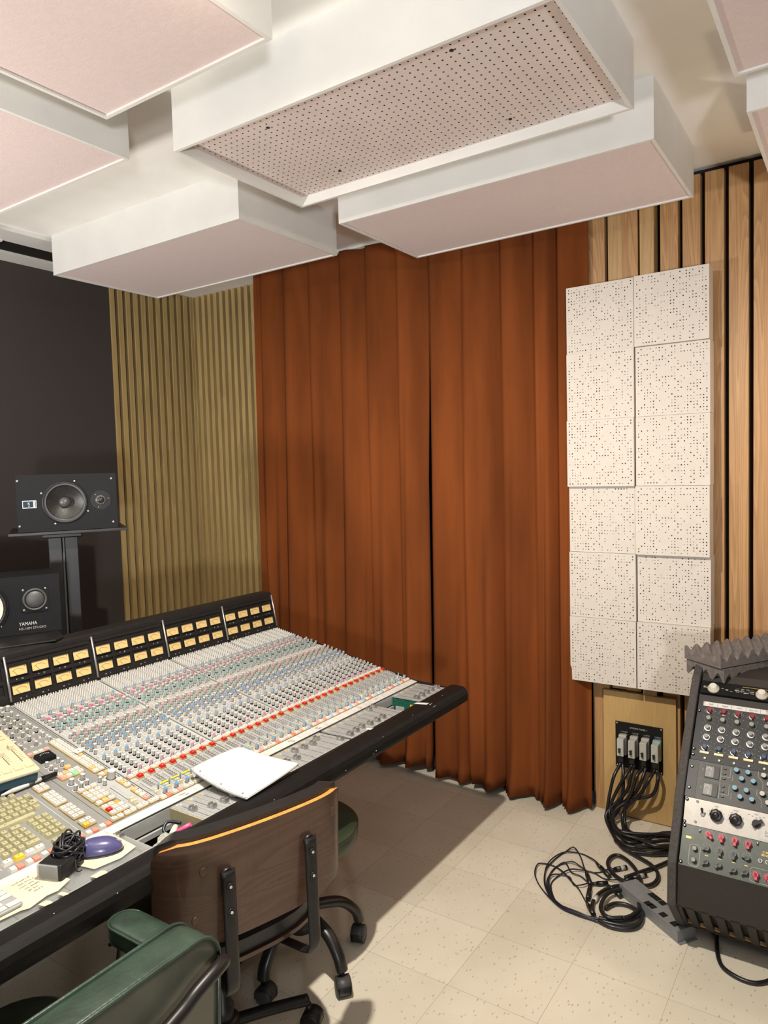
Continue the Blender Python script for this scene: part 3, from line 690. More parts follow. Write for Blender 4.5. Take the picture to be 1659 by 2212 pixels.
for i, x_ in enumerate((1.130, 1.150, 1.178, 1.198, 1.222)):    # eq like knobs above the buttons
    for j in range(7):
        if i % 2 == 0 or j > 1: kput('knob', 'k_grey' if (i+j) % 3 else 'k_black', x_+.004, 2.115+.036*j+(.012 if i % 2 else 0), .001)
        if j < 5: put('push_button', 'push', SM(x_+.016, 2.112+.036*j, .001)); put('push_button', 'push_grey', SM(x_+.016, 2.120+.036*j, .001))
kput('knob', 'k_big', 1.215, 2.375, .001); kput('knob', 'k_big', 1.236, 2.372, .001)
panel.box((0, 0, .0012), (.066, .178, .0006), 'console_light', SM(1.221, 1.746))
panel.box((0, 0, .0018), (.0016, .092, .0003), 'black_print', SM(1.2035, 1.737))
for k in range(9):
    panel.box((0, 0, .0018), (.003, .0007, .0003), 'dome_grey', SM(1.194, 1.78-.0105*k)); panel.box((0, 0, .0018), (.003, .0007, .0003), 'dome_grey', SM(1.214, 1.78-.0105*k))
put('master_fader', 'masterfader', SM(1.2035, 1.679, .0015))
# round scale meter lying flat in the panel
mb = MB().box((0, 0, .007), (.049, .042, .013), 'unit_black', taper=(.94, .92))
for k in range(7):
    a = -1.0+2.0*k/6
    mb.box((.012*math.sin(a)*1.3, .012*math.cos(a)-.002, .0138), (.0012, .005, .0003), 'print_white', None)
mb.M = Matrix.Identity(4)
mv = MB().merge(mb, SM(1.161, 2.032)); mv.build('scale_meter', con)
# keyboards of cream keys
for j in range(5):          # main block
    yy = 1.885-.0195*j
    n_ = 15 if j < 4 else 0
    xe = 1.018-(.0, .0, .004, .006, .02)[j]
    for i in range(n_): kput('key', 'key', xe-.0190*i-(.004 if j == 2 else 0), yy, .001)
kput('key', 'key_tall', 1.0185, 1.857, .001)
kput('key', 'key_space', .915, 1.803, .001)
for i in range(14): kput('key', 'key', .992-.0215*i, 1.911, .001)
for j in range(5):
    for i in range(3):
        kput('key', 'key', .969+.019*i, 1.779-.0195*j, .001)
for i in range(3): kput('key', 'key', .969+.019*i, 1.671+.0005*i, .001)
for j in range(5):
    for i in range(6):
        if (j == 0 and i == 1) or (j == 4 and i == 5): continue
        if (j == 0 and i == 0): kput('key', 'key_w', .937-.009, 1.779, .001); continue
        if (j == 4 and i == 0): kput('key', 'key_w', .932, 1.700, .001); continue
        kput('key', 'key', .937-.0193*i, 1.779-.0197*j, .001)
for x_, p in ((.850, 'key_flat'), (.878, 'key_yel'), (.905, 'key_flat'), (.929, 'key_flat')): kput('key', p, x_, 1.6745, .001)
for k in range(7):
    x_ = 1.088-.0393*k
    kput('key', 'key_coral', x_+.012, 1.6445, .001); kput('key', 'key_pale', x_-.0055, 1.6445, .001)
panel.build('channel_panels', con, normals=False)
# white scribble strip along the faders with pencilled names
mb = MB().box((0, 0, 0), (XR-.012-XL, .030, .003), 'tape_white', SM((XR-.012+XL)/2, 1.6175, .002))
mb.box((0, 0, 0), (XR-.012-XL, .0014, .0042), 'dome_grey', SM((XR-.012+XL)/2, 1.6015, .002))
for x_, a, b_ in ((1.325, 'Master', 'Tracks'), (1.62, 'Kick', 'Snare'), (1.79, 'Room', 'Snare'), (1.93, 'Bass', 'Synths'), (2.18, 'Vox', 'Dbl'), (2.30, 'Keys', ''), (1.03, 'Tucker', '')):
    textmb(mb, a, .0082, SM(x_, 1.621, .0038), 'dome_grey'); 
    if b_: textmb(mb, b_, .0075, SM(x_+.006, 1.612, .0038), 'dome_grey')
    mb.box((0, 0, .0036), (.0006, .022, .0003), 'dome_grey', SM(x_+.045, 1.6175))
mb.build('label_strip', con, normals=False)
# fader bay
ZF = .7385
caps = [1.53, 1.497, 1.492, 1.494, 1.497, 1.500, 1.497, 1.50, 1.512, 1.520, 1.512, 1.555, 1.548, 1.545, 1.562, 1.49, 1.487, 1.491, 1.495, 1.487, 1.483, 1.486, 1.575, 1.582, 0, 0, 0, 1.49, 1.490, 1.492, 1.494, 1.49]
cap = MB()
for s_ in (-1, 1): cap.box((0, s_*.0055, .006), (.0125, .0075, .008), 'steel', None, taper=(.85, .55))
cap.box((0, 0, .0025), (.0115, .019, .005), 'steel', taper=(.95, .9)); cap.box((0, 0, .0055), (.0118, .0012, .0035), 'print_white')
cap = MB().merge(cap, Matrix.Scale(1.28, 4)); capm = cap.mesh('fader_cap')
for ch in range(32):
    if ch in (24, 25, 26): continue
    X = bx0+BP*(ch//8)+.04*(ch % 8)
    mb = MB().bb(X, X+.0392, 1.452, 1.6005, ZF-.004, ZF, 'fader_grey')
    mb.bb(X+.0188, X+.0204, 1.468, 1.574, ZF, ZF+.0003, 'black_print')
    for k in range(9): mb.bb(X+.010, X+.0125, 1.474+.0115*k, 1.4748+.0115*k, ZF, ZF+.0003, 'dome_grey')
    for k in range(6): mb.bb(X+.026, X+.0275, 1.486+.0165*k, 1.4872+.0165*k, ZF, ZF+.0003, 'dome_grey')
    mb.bb(X+.011, X+.0170, 1.5855, 1.5918, ZF, ZF+.0022, 'btn_yellow' if ch % 3 else 'cream_cap'); mb.bb(X+.027, X+.031, 1.459, 1.464, ZF, ZF+.0022, 'cream_cap')
    mb.bb(X+.020, X+.027, 1.5845, 1.5865, ZF, ZF+.0003, 'print_white'); mb.bb(X+.020, X+.029, 1.588, 1.590, ZF, ZF+.0003, 'print_white')
    f = mb.build('fader_module', con, normals=False)
    q = bpy.data.objects.new('fader_cap', capm); COL.objects.link(q); q.parent = f
    q.location = WORLD[con.name].inverted() @ Vector((X+.0196, caps[ch], ZF))
# centre fader bay: module plate left of the open hole
mb = MB().bb(XL, 1.100, 1.452, 1.6005, ZF-.004, ZF, 'fader_grey')
for x_ in (.40, .52, .64, .76, .88, 1.07): mb.bb(x_, x_+.0016, 1.468, 1.574, ZF, ZF+.0003, 'black_print')
for k in range(9): mb.bb(1.080, 1.083, 1.474+.0115*k, 1.4752+.0115*k, ZF, ZF+.0003, 'dome_grey')
cf = mb.build('fader_module', con, normals=False)
q = bpy.data.objects.new('fader_cap', capm); COL.objects.link(q); q.parent = cf; q.location = WORLD[con.name].inverted() @ Vector((1.086, 1.578, ZF))
# open holes where modules are missing
for x0, x1 in ((1.100, 1.264), (2.2635, 2.387)):
    mb = MB(); mb.bb(x0, x1, 1.5985, 1.6005, .702, ZF, 'console_light'); mb.bb(x0, x1, 1.592, 1.6005, .682, .696, 'console_light')
    mb.bb(x0, x1, 1.452, 1.61, .657, .659, 'unit_black'); mb.bb(x0, x1, 1.60, 1.612, .66, .70, 'unit_black')
    if x0 < 2: mb.bb(1.262, 1.266, 1.452, 1.601, .662, ZF-.001, 'cream_key')
    mb.build('module_well', con)
mb = MB().bb(2.3865, 2.389, 1.460, 1.598, .672, ZF-.003, 'pcb_green').bb(2.383, 2.3865, 1.50, 1.512, .705, .716, 'btn_yellow').bb(2.382, 2.3865, 1.54, 1.58, .684, .70, 'knob_grey').bb(2.383, 2.3865, 1.48, 1.492, .69, .702, 'dome_grey')
mb.build('circuit_board', con)
# tape bits on the armrest
def armtape(x, y0, y1, w, rot, name='tape_label'):
    mb = MB(); pts = [(y0+(y1-y0)*k/5) for k in range(6)]
    top = lambda y: .7535 if y > 1.398 else .7535-((1.398-y)/.034)**2*.018
    vs = []
    for k, y in enumerate(pts):
        xo = x+rot*(y1-y)
        vs += [(xo-w/2, y, top(y)), (xo+w/2, y, top(y))]
    mb.add(vs, [(2*k, 2*k+1, 2*k+3, 2*k+2) for k in range(5)], 'tape_white', True)
    o = mb.build(name, con, normals=False); s_ = o.modifiers.new('t', 'SOLIDIFY'); s_.thickness = .0006
armtape(2.318, 1.374, 1.446, .022, .35); armtape(2.003, 1.432, 1.452, .022, .2)
# ---- instantiate, nearest hundred of every kind as parts, the rest as one field
CAM = Vector((0, 0, H))
NM = {'knob': 'knob', 'routing_button': 'routing_button', 'push_button': 'push_button', 'lit_button': 'lit_button', 'key': 'key', 'small_fader': 'small_fader', 'master_fader': 'master_fader'}
PM = {k: v.mesh(k) for k, v in P.items()}
Wi = WORLD[con.name].inverted()
for kind, items in KIND.items():
    items.sort(key=lambda t_: (t_[1].translation-CAM).length if t_[1].translation.x > .78 else 99)
    for proto, M in items[:100]:
        o = bpy.data.objects.new(NM[kind], PM[proto]); COL.objects.link(o); o.parent = con; o.matrix_local = Wi @ M
    if len(items) > 100:
        mb = MB()
        for proto, M in items[100:]: mb.merge(P[proto], M)
        o = mb.build(NM[kind]+'_field', con, normals=False); o['kind'] = 'stuff'

# ------------------------------------------------------------------ things lying on the console
# spiral notebook, curved over the knobs and the armrest
nb = thing('spiral_notebook', 'open white spiral notebook lying on the console faders and armrest', 'notebook', (1.51, 1.55, .76))
cor = [(1.390, 1.655, .785), (1.378, 1.416, .7575), (1.602, 1.420, .766), (1.585, 1.650, .787)]   # far-left, near-left, near-right, far-right
def nbp(u, v, lift=0.):   # u across from the wire edge, v from far to near
    a = Vector(cor[0]).lerp(Vector(cor[3]), u); b_ = Vector(cor[1]).lerp(Vector(cor[2]), u); p = a.lerp(b_, v)
    p.z += .004*math.sin(u*PI)*(1-v)+.008*(u**3)*v-.010*math.sin(v*PI)*(1-.5*u)+lift
    if p.y < 1.46: p.z = max(p.z, .7555+lift)
    return p
def sheet(mb, th, lift, m, nu=12, nv=12, u1=1.):
    vs = [nbp(u1*i/nu, j/nv, lift+t_*th) for t_ in (0, 1) for j in range(nv+1) for i in range(nu+1)]
    W = nu+1; K = W*(nv+1); fs = []
    for j in range(nv):
        for i in range(nu):
            a = j*W+i; fs += [(a, a+W, a+W+1, a+1), (K+a, K+a+1, K+a+W+1, K+a+W)]
    for i in range(nu): fs += [(i, i+1, K+i+1, K+i), (nv*W+i, K+nv*W+i, K+nv*W+i+1, nv*W+i+1)]
    for j in range(nv): fs += [(j*W, K+j*W, K+j*W+W, j*W+W), (j*W+nu, j*W+W+nu, K+j*W+W+nu, K+j*W+nu)]
    mb.add(vs, fs, m, True)
mb = MB(); sheet(mb, .004, .0, 'paper'); sheet(mb, .0012, .0048, 'paper'); mb.build('pages', nb)
mb = MB()
for k in range(30):
    p = nbp(.0, (k+.5)/30, .004)
    mb.tube([p+Vector((.006, 0, .003)), p+Vector((.001, 0, .0055)), p+Vector((-.005, 0, .0)), p+Vector((-.001, 0, -.0045)), p+Vector((.005, 0, -.001))], .0006, 'steel', n=5, sub=3)
for vv in (.12, .5, .88):
    p = nbp(.055, vv, .0068); mb.lathe([(.003, 0), (.003, .0005)], 'dome_grey', Matrix.Translation(p), 8)
mb.build('wire_binding', nb)
# remote control unit with cream top
rc = thing('remote_control', 'cream topped remote control unit with sliders and teal base on the console', 'remote control', (.99, 2.08, zs(2.08)))
R0 = SM(1.024, 2.058, .0) @ Matrix.Rotation(-.12, 4, 'Z')
mb = MB(); mb.rbox((-.045, 0, .032), (.22, .27, .030), .008, 'remote_teal'); mb.M = Matrix.Identity(4)
q = MB().merge(mb, R0); q.build('base', rc)
mb = MB(); mb.rbox((-.045, 0, .049), (.226, .276, .010), .008, 'remote_cream')
mb.box((-.065, .048, .0545), (.13, .020, .0012), 'lcd_brown')
for i in range(5):
    for j in range(2): mb.box((.045-.028*i, .100-.022*j, .0545), (.020, .014, .002), 'remote_cream'); mb.box((.045-.028*i, .092-.022*j, .0543), (.020, .001, .001), 'amber_base')
for i in range(6): mb.box((.050-.030*i, -.105, .0545), (.020, .016, .002), 'remote_cream'); mb.box((.050-.030*i, -.1135, .0543), (.021, .0012, .0012), 'amber_base'); mb.box((.061-.030*i, -.105, .0543), (.0012, .016, .0012), 'amber_base')
for i in range(5):
    mb.box((.045-.035*i, -.030, .0543), (.0018, .090, .0008), 'dome_grey')
    for k in range(7): mb.box((.045-.035*i+.008, .0-.010*k, .0543), (.010, .0008, .0008), 'amber_base')
q = MB().merge(mb, R0); q.build('cover', rc)
for i in range(5):
    MB().merge(MB().box((.045-.035*i, (.010, -.016, -.030, .002, -.02)[i], .060), (.014, .016, .011), 'remote_cream', taper=(.85, .8)), R0).build('slider_cap', rc)
# marker pen
pn = thing('marker_pen', 'white marker pen with black cap lying above the cream keys', 'pen', (1.05, 1.923, .81))
mb = MB(); a = SM(1.000, 1.925, .012).translation; b_ = SM(1.085, 1.927, .012).translation; c_ = SM(1.128, 1.922, .014).translation
MB().cyl(a, b_, .0062, 'tape_white', n=14).cyl(SM(.97, 1.924, .012).translation, a, .002, 'tape_white', .0062, n=14).cyl(a+(b_-a)*.55, a+(b_-a)*.75, .0064, 'dome_grey', n=14).build('barrel', pn)
MB().cyl(b_, c_, .0075, 'black_plastic', .0062, n=14).box((b_+(c_-b_)*.45+Vector((0, -.004, .006)))[:], (.036, .004, .003), 'black_plastic').build('cap', pn)
# note strip stuck on the long button block
MB_ = MB().box((0, 0, 0), (.030, .022, .0006), 'tape_white', SM(1.243, 1.992, .014) @ Matrix.Rotation(.25, 4, 'Z'))
textmb(MB_, 'LR', .008, SM(1.243, 1.992, .0145) @ Matrix.Rotation(.25, 4, 'Z'), 'dome_grey')
tag(MB_.build('paper_note', normals=False), 'tiny white paper note stuck on the long block of white buttons', 'note')
# clear tray over the faders with handwritten sheets under and on it
tr = tag(MB().bb(.30, 1.092, 1.462, 1.6, .7425, .7450, 'acrylic').build('acrylic_tray', bevel=.0005), 'clear acrylic sheet covering the faders beside the mouse', 'tray')
mb = MB()
def papersheet(mb, pts, z, m='old_paper'):
    n = len(pts); mb.add([(p[0], p[1], z) for p in pts]+[(p[0], p[1], z+.0008) for p in pts], [tuple(range(n-1, -1, -1)), tuple(range(n, 2*n))]+[(i, (i+1) % n, n+(i+1) % n, n+i) for i in range(n)], m)
papersheet(mb, [(.775, 1.482), (.79, 1.474), (.835, 1.486), (.86, 1.482), (.90, 1.50), (.90, 1.602), (.60, 1.602), (.60, 1.50)], .7452)
for k in range(6):
    textmb(mb, ('synth pad L R', 'bass drive 4', 'room verb', 'vox double', 'gtr bus', 'send 3')[k], .008, Matrix.Translation((.835+.005*(k % 2), 1.592-.013*k, .7461)) @ Matrix.Rotation(.05, 4, 'Z'), 'dome_grey')
tag(mb.build('handwritten_sheet', normals=False), 'cream sheet of handwritten notes between the keyboard and the black adapter', 'paper sheet', 'handwritten sheets on the acrylic tray')
mb = MB(); papersheet(mb, [(.955, 1.49), (1.02, 1.478), (1.072, 1.492), (1.08, 1.60), (.93, 1.603)], .7452)
textmb(mb, 'TAPING', .011, Matrix.Translation((1.035, 1.588, .7461)), 'dome_grey'); textmb(mb, 'MIXDOWN', .011, Matrix.Translation((1.030, 1.574, .7461)), 'dome_grey')
for k in range(3): mb.bb(1.04, 1.065, 1.545-.012*k, 1.546-.012*k, .7461, .7464, 'dome_grey')
tag(mb.build('handwritten_sheet', normals=False), 'cream sheet with pencilled capitals under the purple mouse', 'paper sheet', 'handwritten sheets on the acrylic tray')
# masking tape bits on the tray edge
for x_, w_, l_ in ((.945, .030, 'larger masking tape scrap on the tray edge below the adapter'), (.855, .010, 'thin masking tape scrap on the tray edge, middle one'), (.815, .018, 'torn masking tape scrap on the tray edge nearest the silver keyboard')):
    mb = MB().add([(x_-w_/2, 1.470, .7462), (x_+w_/2, 1.470, .7465), (x_+w_/2+.002, 1.455, .749), (x_+w_*.3, 1.438, .7535), (x_-w_/2-.003, 1.442, .7532), (x_-w_/2, 1.455, .749)], [(0, 5, 2, 1), (5, 4, 3, 2)], 'old_paper')
    o = mb.build('tape_scrap', normals=False); s_ = o.modifiers.new('t', 'SOLIDIFY'); s_.thickness = .0007; tag(o, l_, 'tape')
# computer mouse
ms = thing('computer_mouse', 'shiny dark purple computer mouse on the handwritten sheet', 'mouse', (1.010, 1.546, .746), -2.25)
def ellmesh(mb, M, a, b_, c_, m, n=24, k=10, pw=2.4, base=0.):
    vs = []
    for j in range(k+1):
        t = (j/k)*PI/2; z = math.sin(t)*c_; f = math.cos(t)**(.72)
        if j == k: f = .001
        for i in range(n):
            th = 2*PI*i/n; cx, sy = math.cos(th), math.sin(th)
            rr = (abs(cx)**pw+abs(sy)**pw)**(-1/pw)
            vs.append((a*cx*rr*f, b_*sy*rr*f+(-.006*z/c_ if c_ > .01 else 0), base+z))
    fs = [(j*n+i, j*n+(i+1) % n, (j+1)*n+(i+1) % n, (j+1)*n+i) for j in range(k) for i in range(n)]+[tuple(range(n-1, -1, -1))]
    mb.add(vs, fs, m, True, M)
W = WORLD[ms.name]
mb = MB(); ellmesh(mb, W @ Matrix.Translation((0, 0, .004)), .030, .052, .031, 'mouse_purple'); mb.build('shell', ms)
mb = MB(); ellmesh(mb, W, .032, .054, .006, 'dome_grey', k=3); mb.build('base', ms)
mb = MB(); mb.box((0, .026, .030), (.0022, .028, .003), 'knob_grey', W @ Matrix.Rotation(-.32, 4, 'X') @ Matrix.Translation((0, .001, .004))); mb.build('scroll_strip', ms)
# power adapter wrapped in its cable
pa = thing('power_adapter', 'black power adapter with its cable wrapped in a tangled coil', 'power adapter', (.90, 1.55, .746))
MB().rbox((.897, 1.545, .765), (.052, .062, .036), .005, 'black_plastic', Matrix.Translation((.897, 1.545, 0)) @ Matrix.Rotation(.35, 4, 'Z') @ Matrix.Translation((-.897, -1.545, 0))).build('body', pa)
MB().rbox((.872, 1.541, .765), (.010, .055, .034), .004, 'plastic_clear', Matrix.Translation((.872, 1.541, 0)) @ Matrix.Rotation(.35, 4, 'Z') @ Matrix.Translation((-.872, -1.541, 0))).build('face_plate', pa)
mb = MB(); rn = random.Random(4); cc = Vector((.940, 1.562, .782))
for k in range(36):
    ax = Vector((rn.uniform(-.6, .6), rn.uniform(-.8, .6), rn.uniform(.1, 1))).normalized(); e1 = ax.orthogonal().normalized(); e2 = ax.cross(e1); R_ = rn.uniform(.020, .038)
    off = Vector((rn.uniform(-.010, .010), rn.uniform(-.010, .010), rn.uniform(-.006, .006)))
    pts = []
    for i in range(13):
        a = 2*PI*i/12; p = cc+off+(e1*math.cos(a)*1.15+e2*math.sin(a)*.85)*R_
        p.z = max(p.z, .7488); pts.append(p)
    mb.tube(pts, .0025, 'cable_black', n=6, sub=3)
mb.tube([(.945, 1.545, .80), (.93, 1.525, .77), (.925, 1.513, .750), (.935, 1.508, .749)], .0024, 'cable_black', n=6)
mb.build('coiled_cable', pa)
# silver computer keyboard
kb = thing('computer_keyboard', 'silver computer keyboard with white keys at the left edge of the photo', 'keyboard', (.60, 1.55, .746), -.02)
W = WORLD[kb.name]
KM = W @ Matrix.Translation((.0, .0, 0))
mb = MB(); mb.rbox((-.02, .0, .004), (.42, .105, .006), .008, 'fader_grey', KM); mb.build('body', kb)
for i in range(12):
    for j in range(5):
        if i == 0 and j == 3: continue
        mb = MB().rbox((.174-.0195*i-(.004 if i else 0), .040-.0195*j, .0082), (.0165+(.010 if i == 0 else 0), .0165+(0), .002), .002, 'btn_white', KM, n=2); mb.build('key', kb)
# bits and pieces in the open fader well
bg = thing('plastic_bag', 'clumped clear plastic bag of connectors lying in the open fader well', 'bag', (1.20, 1.51, .66))
rn = random.Random(9); mb = MB(); n = 26; k = 12; vs = []
for j in range(k+1):
    t = PI*j/k
    for i in range(n):
        th = 2*PI*i/n; f = 1+rn.uniform(-.12, .12)+.15*math.sin(3*th+j)
        vs.append((1.190+.042*f*math.sin(t)*math.cos(th), 1.512+.040*f*math.sin(t)*math.sin(th), .690+.026*f*math.cos(t)))
mb.add(vs, [(j*n+i, j*n+(i+1) % n, (j+1)*n+(i+1) % n, (j+1)*n+i) for j in range(k) for i in range(n)], 'plastic_clear', False)
mb.build('bag_skin', bg)
for i, (x_, y_, z_, m_, r_) in enumerate(((1.175, 1.50, .70, 'cream_cap', .010), (1.20, 1.49, .705, 'cap_teal', .008), (1.165, 1.525, .695, 'cone_white', .009), (1.205, 1.525, .705, 'cone_white', .008))):
    MB().cyl((x_, y_, z_), (x_+.03, y_-.012+.01*i, z_+.006), r_, m_, n=10).build('connector', bg)
tag(MB().cyl((1.225, 1.535, .700), (1.25, 1.50, .722), .006, 'cap_pink', n=10).tube([(1.225, 1.535, .70), (1.21, 1.56, .69), (1.18, 1.57, .67), (1.15, 1.56, .668)], .003, 'cable_black').build('patch_lead'), 'red tipped patch lead lying in the open fader well', 'cable')
tag(MB().tube([(1.255, 1.545, .712), (1.235, 1.575, .716), (1.215, 1.568, .702), (1.222, 1.545, .688), (1.245, 1.53, .69)], .0045, 'cable_navy').build('cable_loop'), 'glossy dark cable loop standing in the open fader well', 'cable')
# ------------------------------------------------------------------ speakers
def SF(px, py, pz, az=-25.):    # frame on a speaker front: origin bottom right corner, x to the right, y up, z towards the room
    a = math.radians(az); ex = Vector((math.cos(a), math.sin(a), 0)); ez = Vector((math.sin(a), -math.cos(a), 0)); return frame((px, py, pz), ex, (0, 0, 1), ez)
def screw(mb, M, r=.004): mb.lathe([(r, 0), (r, .0015), (r*.6, .002)], 'steel', M, 10); mb.lathe([(r*.5, .0019), (r*.5, .0022)], 'black_print', M, 6)
T = lambda x, y, z=0.: Matrix.Translation((x, y, z))
def cabinet(mb, W_, H_, D_, hx, hy, R, m, z0=0.):
    """box from x -W..0, y 0..H, z -D..0 whose front has a round hole"""
    an = [2*PI*i/48 for i in range(48)]+[math.atan2(cy-hy, cx-hx) % (2*PI) for cx in (-W_, 0) for cy in (0, H_)]
    an = sorted(set(an)); n = len(an); ci = []; re = []; bk = []
    for a in an:
        c, s_ = math.cos(a), math.sin(a); ci.append((hx+R*c, hy+R*s_, z0))
        t = min([k for k in ((0-hx)/c if c > 1e-9 else 9e9, (-W_-hx)/c if c < -1e-9 else 9e9, (H_-hy)/s_ if s_ > 1e-9 else 9e9, (0-hy)/s_ if s_ < -1e-9 else 9e9)])
        re.append((hx+t*c, hy+t*s_, z0)); bk.append((hx+R*c, hy+R*s_, z0-.04))
    mb.add(ci+re, [(i, n+i, n+(i+1) % n, (i+1) % n) for i in range(n)], m)
    mb.add(ci+bk, [(i, (i+1) % n, n+(i+1) % n, n+i) for i in range(n)], 'unit_black')
    mb.add([(-W_, 0, -D_), (0, 0, -D_), (0, H_, -D_), (-W_, H_, -D_), (-W_, 0, z0), (0, 0, z0), (0, H_, z0), (-W_, H_, z0)], [(0, 3, 2, 1), (0, 1, 5, 4), (1, 2, 6, 5), (2, 3, 7, 6), (3, 0, 4, 7)], m)
# lower speaker (white cone)
F = SF(1.564, 2.568, 1.080)
sp = thing('studio_monitor', 'lower black monitor speaker with a white cone and YAMAHA NS-10M STUDIO lettering', 'speaker', M=F)
W_, H_, D_ = .382, .218, .199
mb = MB(); cabinet(mb, W_, H_, D_, -.274, .109, .0915, 'speaker_black'); MB().merge(mb, F).build('cabinet', sp)
mb = MB(); textmb(mb, 'YAMAHA', .0185, F @ T(-.115, .038, .0005) @ Matrix.Scale(.8, 4, (1, 0, 0)), 'print_white'); textmb(mb, 'NS-10M STUDIO', .0130, F @ T(-.100, .020, .0005), 'knob_grey'); mb.build('lettering', sp, normals=False)
mb = MB(); G = F @ T(-.088, .128)
mb.rbox((0, 0, .002), (.098, .098, .004), .018, 'speaker_black', G); mb.lathe([(.042, .004), (.042, .009), (.037, .010), (.034, .006)], 'dome_grey', G, 32, caps=False); mb.lathe([(.034, .005), (.030, .008), (.018, .011), (.001, .012)], 'mesh_grey', G, 24)
for sx_ in (-1, 1):
    for sy_ in (-1, 1): screw(mb, G @ T(.038*sx_, .038*sy_, .004))
mb.build('tweeter', sp)
mb = MB(); G = F @ T(-.274, .109)
mb.lathe([(.100, 0), (.100, .004), (.094, .006), (.092, .002)], 'speaker_black', G, 48, caps=False); mb.lathe([(.092, .003), (.086, .007), (.080, .002)], 'rubber_black', G, 48, caps=False)
for k in range(4): screw(mb, G @ Matrix.Rotation(PI/4+k*PI/2, 4, 'Z') @ T(.0985, 0, .003), .0035)
wf = mb.build('woofer', sp)
mb = MB(); mb.lathe([(.080, .002), (.030, -.028), (.028, -.026)], 'cone_white', G, 48, caps=False); mb.lathe([(.030, -.027), (.022, -.016), (.001, -.010)], 'cone_white', G, 24); mb.build('cone', wf)
# upper speaker
F = SF(1.919, 2.684, 1.442, -31.)
sp = thing('studio_monitor', 'upper black two way monitor speaker with black cone on the tall stand', 'speaker', M=F)
W_, H_, D_ = .385, .236, .40
mb = MB(); mb.bb(-W_, 0, 0, H_, -D_, -.0225, 'speaker_side'); MB().merge(mb, F).build('cabinet', sp, bevel=.006)
mb = MB(); cabinet(mb, W_, H_, .022, -.204, .118, .079, 'speaker_black'); MB().merge(mb, F).build('baffle', sp)
def driver(G, R, name, cm, sc):
    mb = MB(); mb.lathe([(R, 0), (R, .003), (R*.93, .005), (R*.90, .001)], 'black_plastic', G, 48, caps=False); mb.lathe([(R*.90, .001), (R*.84, .007), (R*.78, .001)], 'rubber_black', G, 48, caps=False)
    for k in range(sc): screw(mb, G @ Matrix.Rotation(PI/4+.35+k*2*PI/sc, 4, 'Z') @ T(R*1.10, 0, .001), .004)
    o = mb.build(name, sp)
    MB().lathe([(R*.78, .001), (R*.55, -.010), (R*.27, -.018)], cm, G, 48, caps=False).lathe([(R*.28, -.017), (R*.22, -.004), (R*.1, .002), (.001, .003)], 'dome_grey', G, 24).build('cone', o)
driver(F @ T(-.204, .118), .088, 'woofer', 'cone_black', 4)
mb = MB(); G = F @ T(-.064, .122); mb.lathe([(.041, 0), (.041, .002)], 'unit_black', G, 40); mb.lathe([(.021, .002), (.021, .005), (.014, .003)], 'dome_grey', G, 30, caps=False); mb.lathe([(.014, .003), (.010, .008), (.001, .010)], 'cone_black', G, 20)
for k in range(3): screw(mb, G @ Matrix.Rotation(k*2*PI/3+.2, 4, 'Z') @ T(.031, 0, .002), .0025)
mb.build('tweeter', sp)
mb = MB(); G = F @ T(-.338, .115)
mb.box((0, 0, .001), (.052, .031, .002), 'print_blue', G); mb.box((0, 0, .0022), (.048, .026, .001), 'unit_black', G); mb.box((.018, 0, .003), (.008, .026, .0006), 'knob_grey', G)
textmb(mb, 'K', .013, G @ T(-.002, .003, .003), 'print_blue'); textmb(mb, 'H', .008, G @ T(-.002, -.007, .003), 'print_blue'); mb.build('badge', sp, normals=False)
for x_, y_ in ((-.378, .026), (-.378, .212), (-.018, .026), (-.018, .212)): MB().lathe([(.006, 0), (.006, .001), (.004, .0012)], 'dome_grey', F @ T(x_, y_), 12).lathe([(.0035, .001), (.0035, .0025), (.001, .003)], 'steel', F @ T(x_, y_), 8).build('screw', sp)
# tall stand with tray
F2 = SF(1.95, 2.66, 1.4415, -31.)
st = thing('speaker_stand', 'tall black speaker stand behind the meter bridge holding the upper monitor', 'speaker stand', (1.74, 2.95, 0))
mb = MB(); mb.bb(-.46, .0, -.012, -.001, -.36, .015, 'metal_black'); mb.rbox((-.26, -.022, -.08), (.16, .02, .10), .01, 'metal_black')
MB().merge(mb, F2).build('top_plate', st, bevel=.001)
mb = MB(); mb.bb(-.315, -.262, -1.40, -.02, -.19, -.10, 'metal_black'); mb.bb(-.250, -.198, -1.40, -.02, -.19, -.10, 'metal_black'); mb.bb(-.262, -.250, -1.40, -.02, -.18, -.13, 'dome_grey')
MB().merge(mb, F2).build('column', st, bevel=.003)
MB().merge(MB().bb(-.42, -.08, -1.4415, -1.41, -.32, .0, 'metal_black'), F2).build('base_plate', st, bevel=.003)
# low shelf above the bridge carrying the lower speaker
F3 = SF(1.50, 2.455, 1.079, -25)
sh = thing('speaker_shelf', 'black sloping shelf clamped above the meter bridge under the lower speaker', 'shelf', (1.3, 2.6, 1.06))
mb = MB(); mb.bb(-.42, .0, -.0065, .0, -.335, .0, 'metal_black'); MB().merge(mb, F3).build('tray', sh, bevel=.002)
mb = MB(); mb.add([(-.42, .0, .0), (-.0, .0, .0), (-.03, -.002, .035), (-.42, -.003, .055), (-.42, -.006, .0), (0, -.006, .0), (-.03, -.007, .035), (-.42, -.008, .055)], [(0, 1, 2, 3), (4, 7, 6, 5), (0, 4, 5, 1), (1, 5, 6, 2), (2, 6, 7, 3), (3, 7, 4, 0)], 'metal_black')
mb.bb(-.30, -.24, -1.075, -.0065, -.26, -.20, 'metal_black')
MB().merge(mb, F3).build('bracket', sh, bevel=.001)

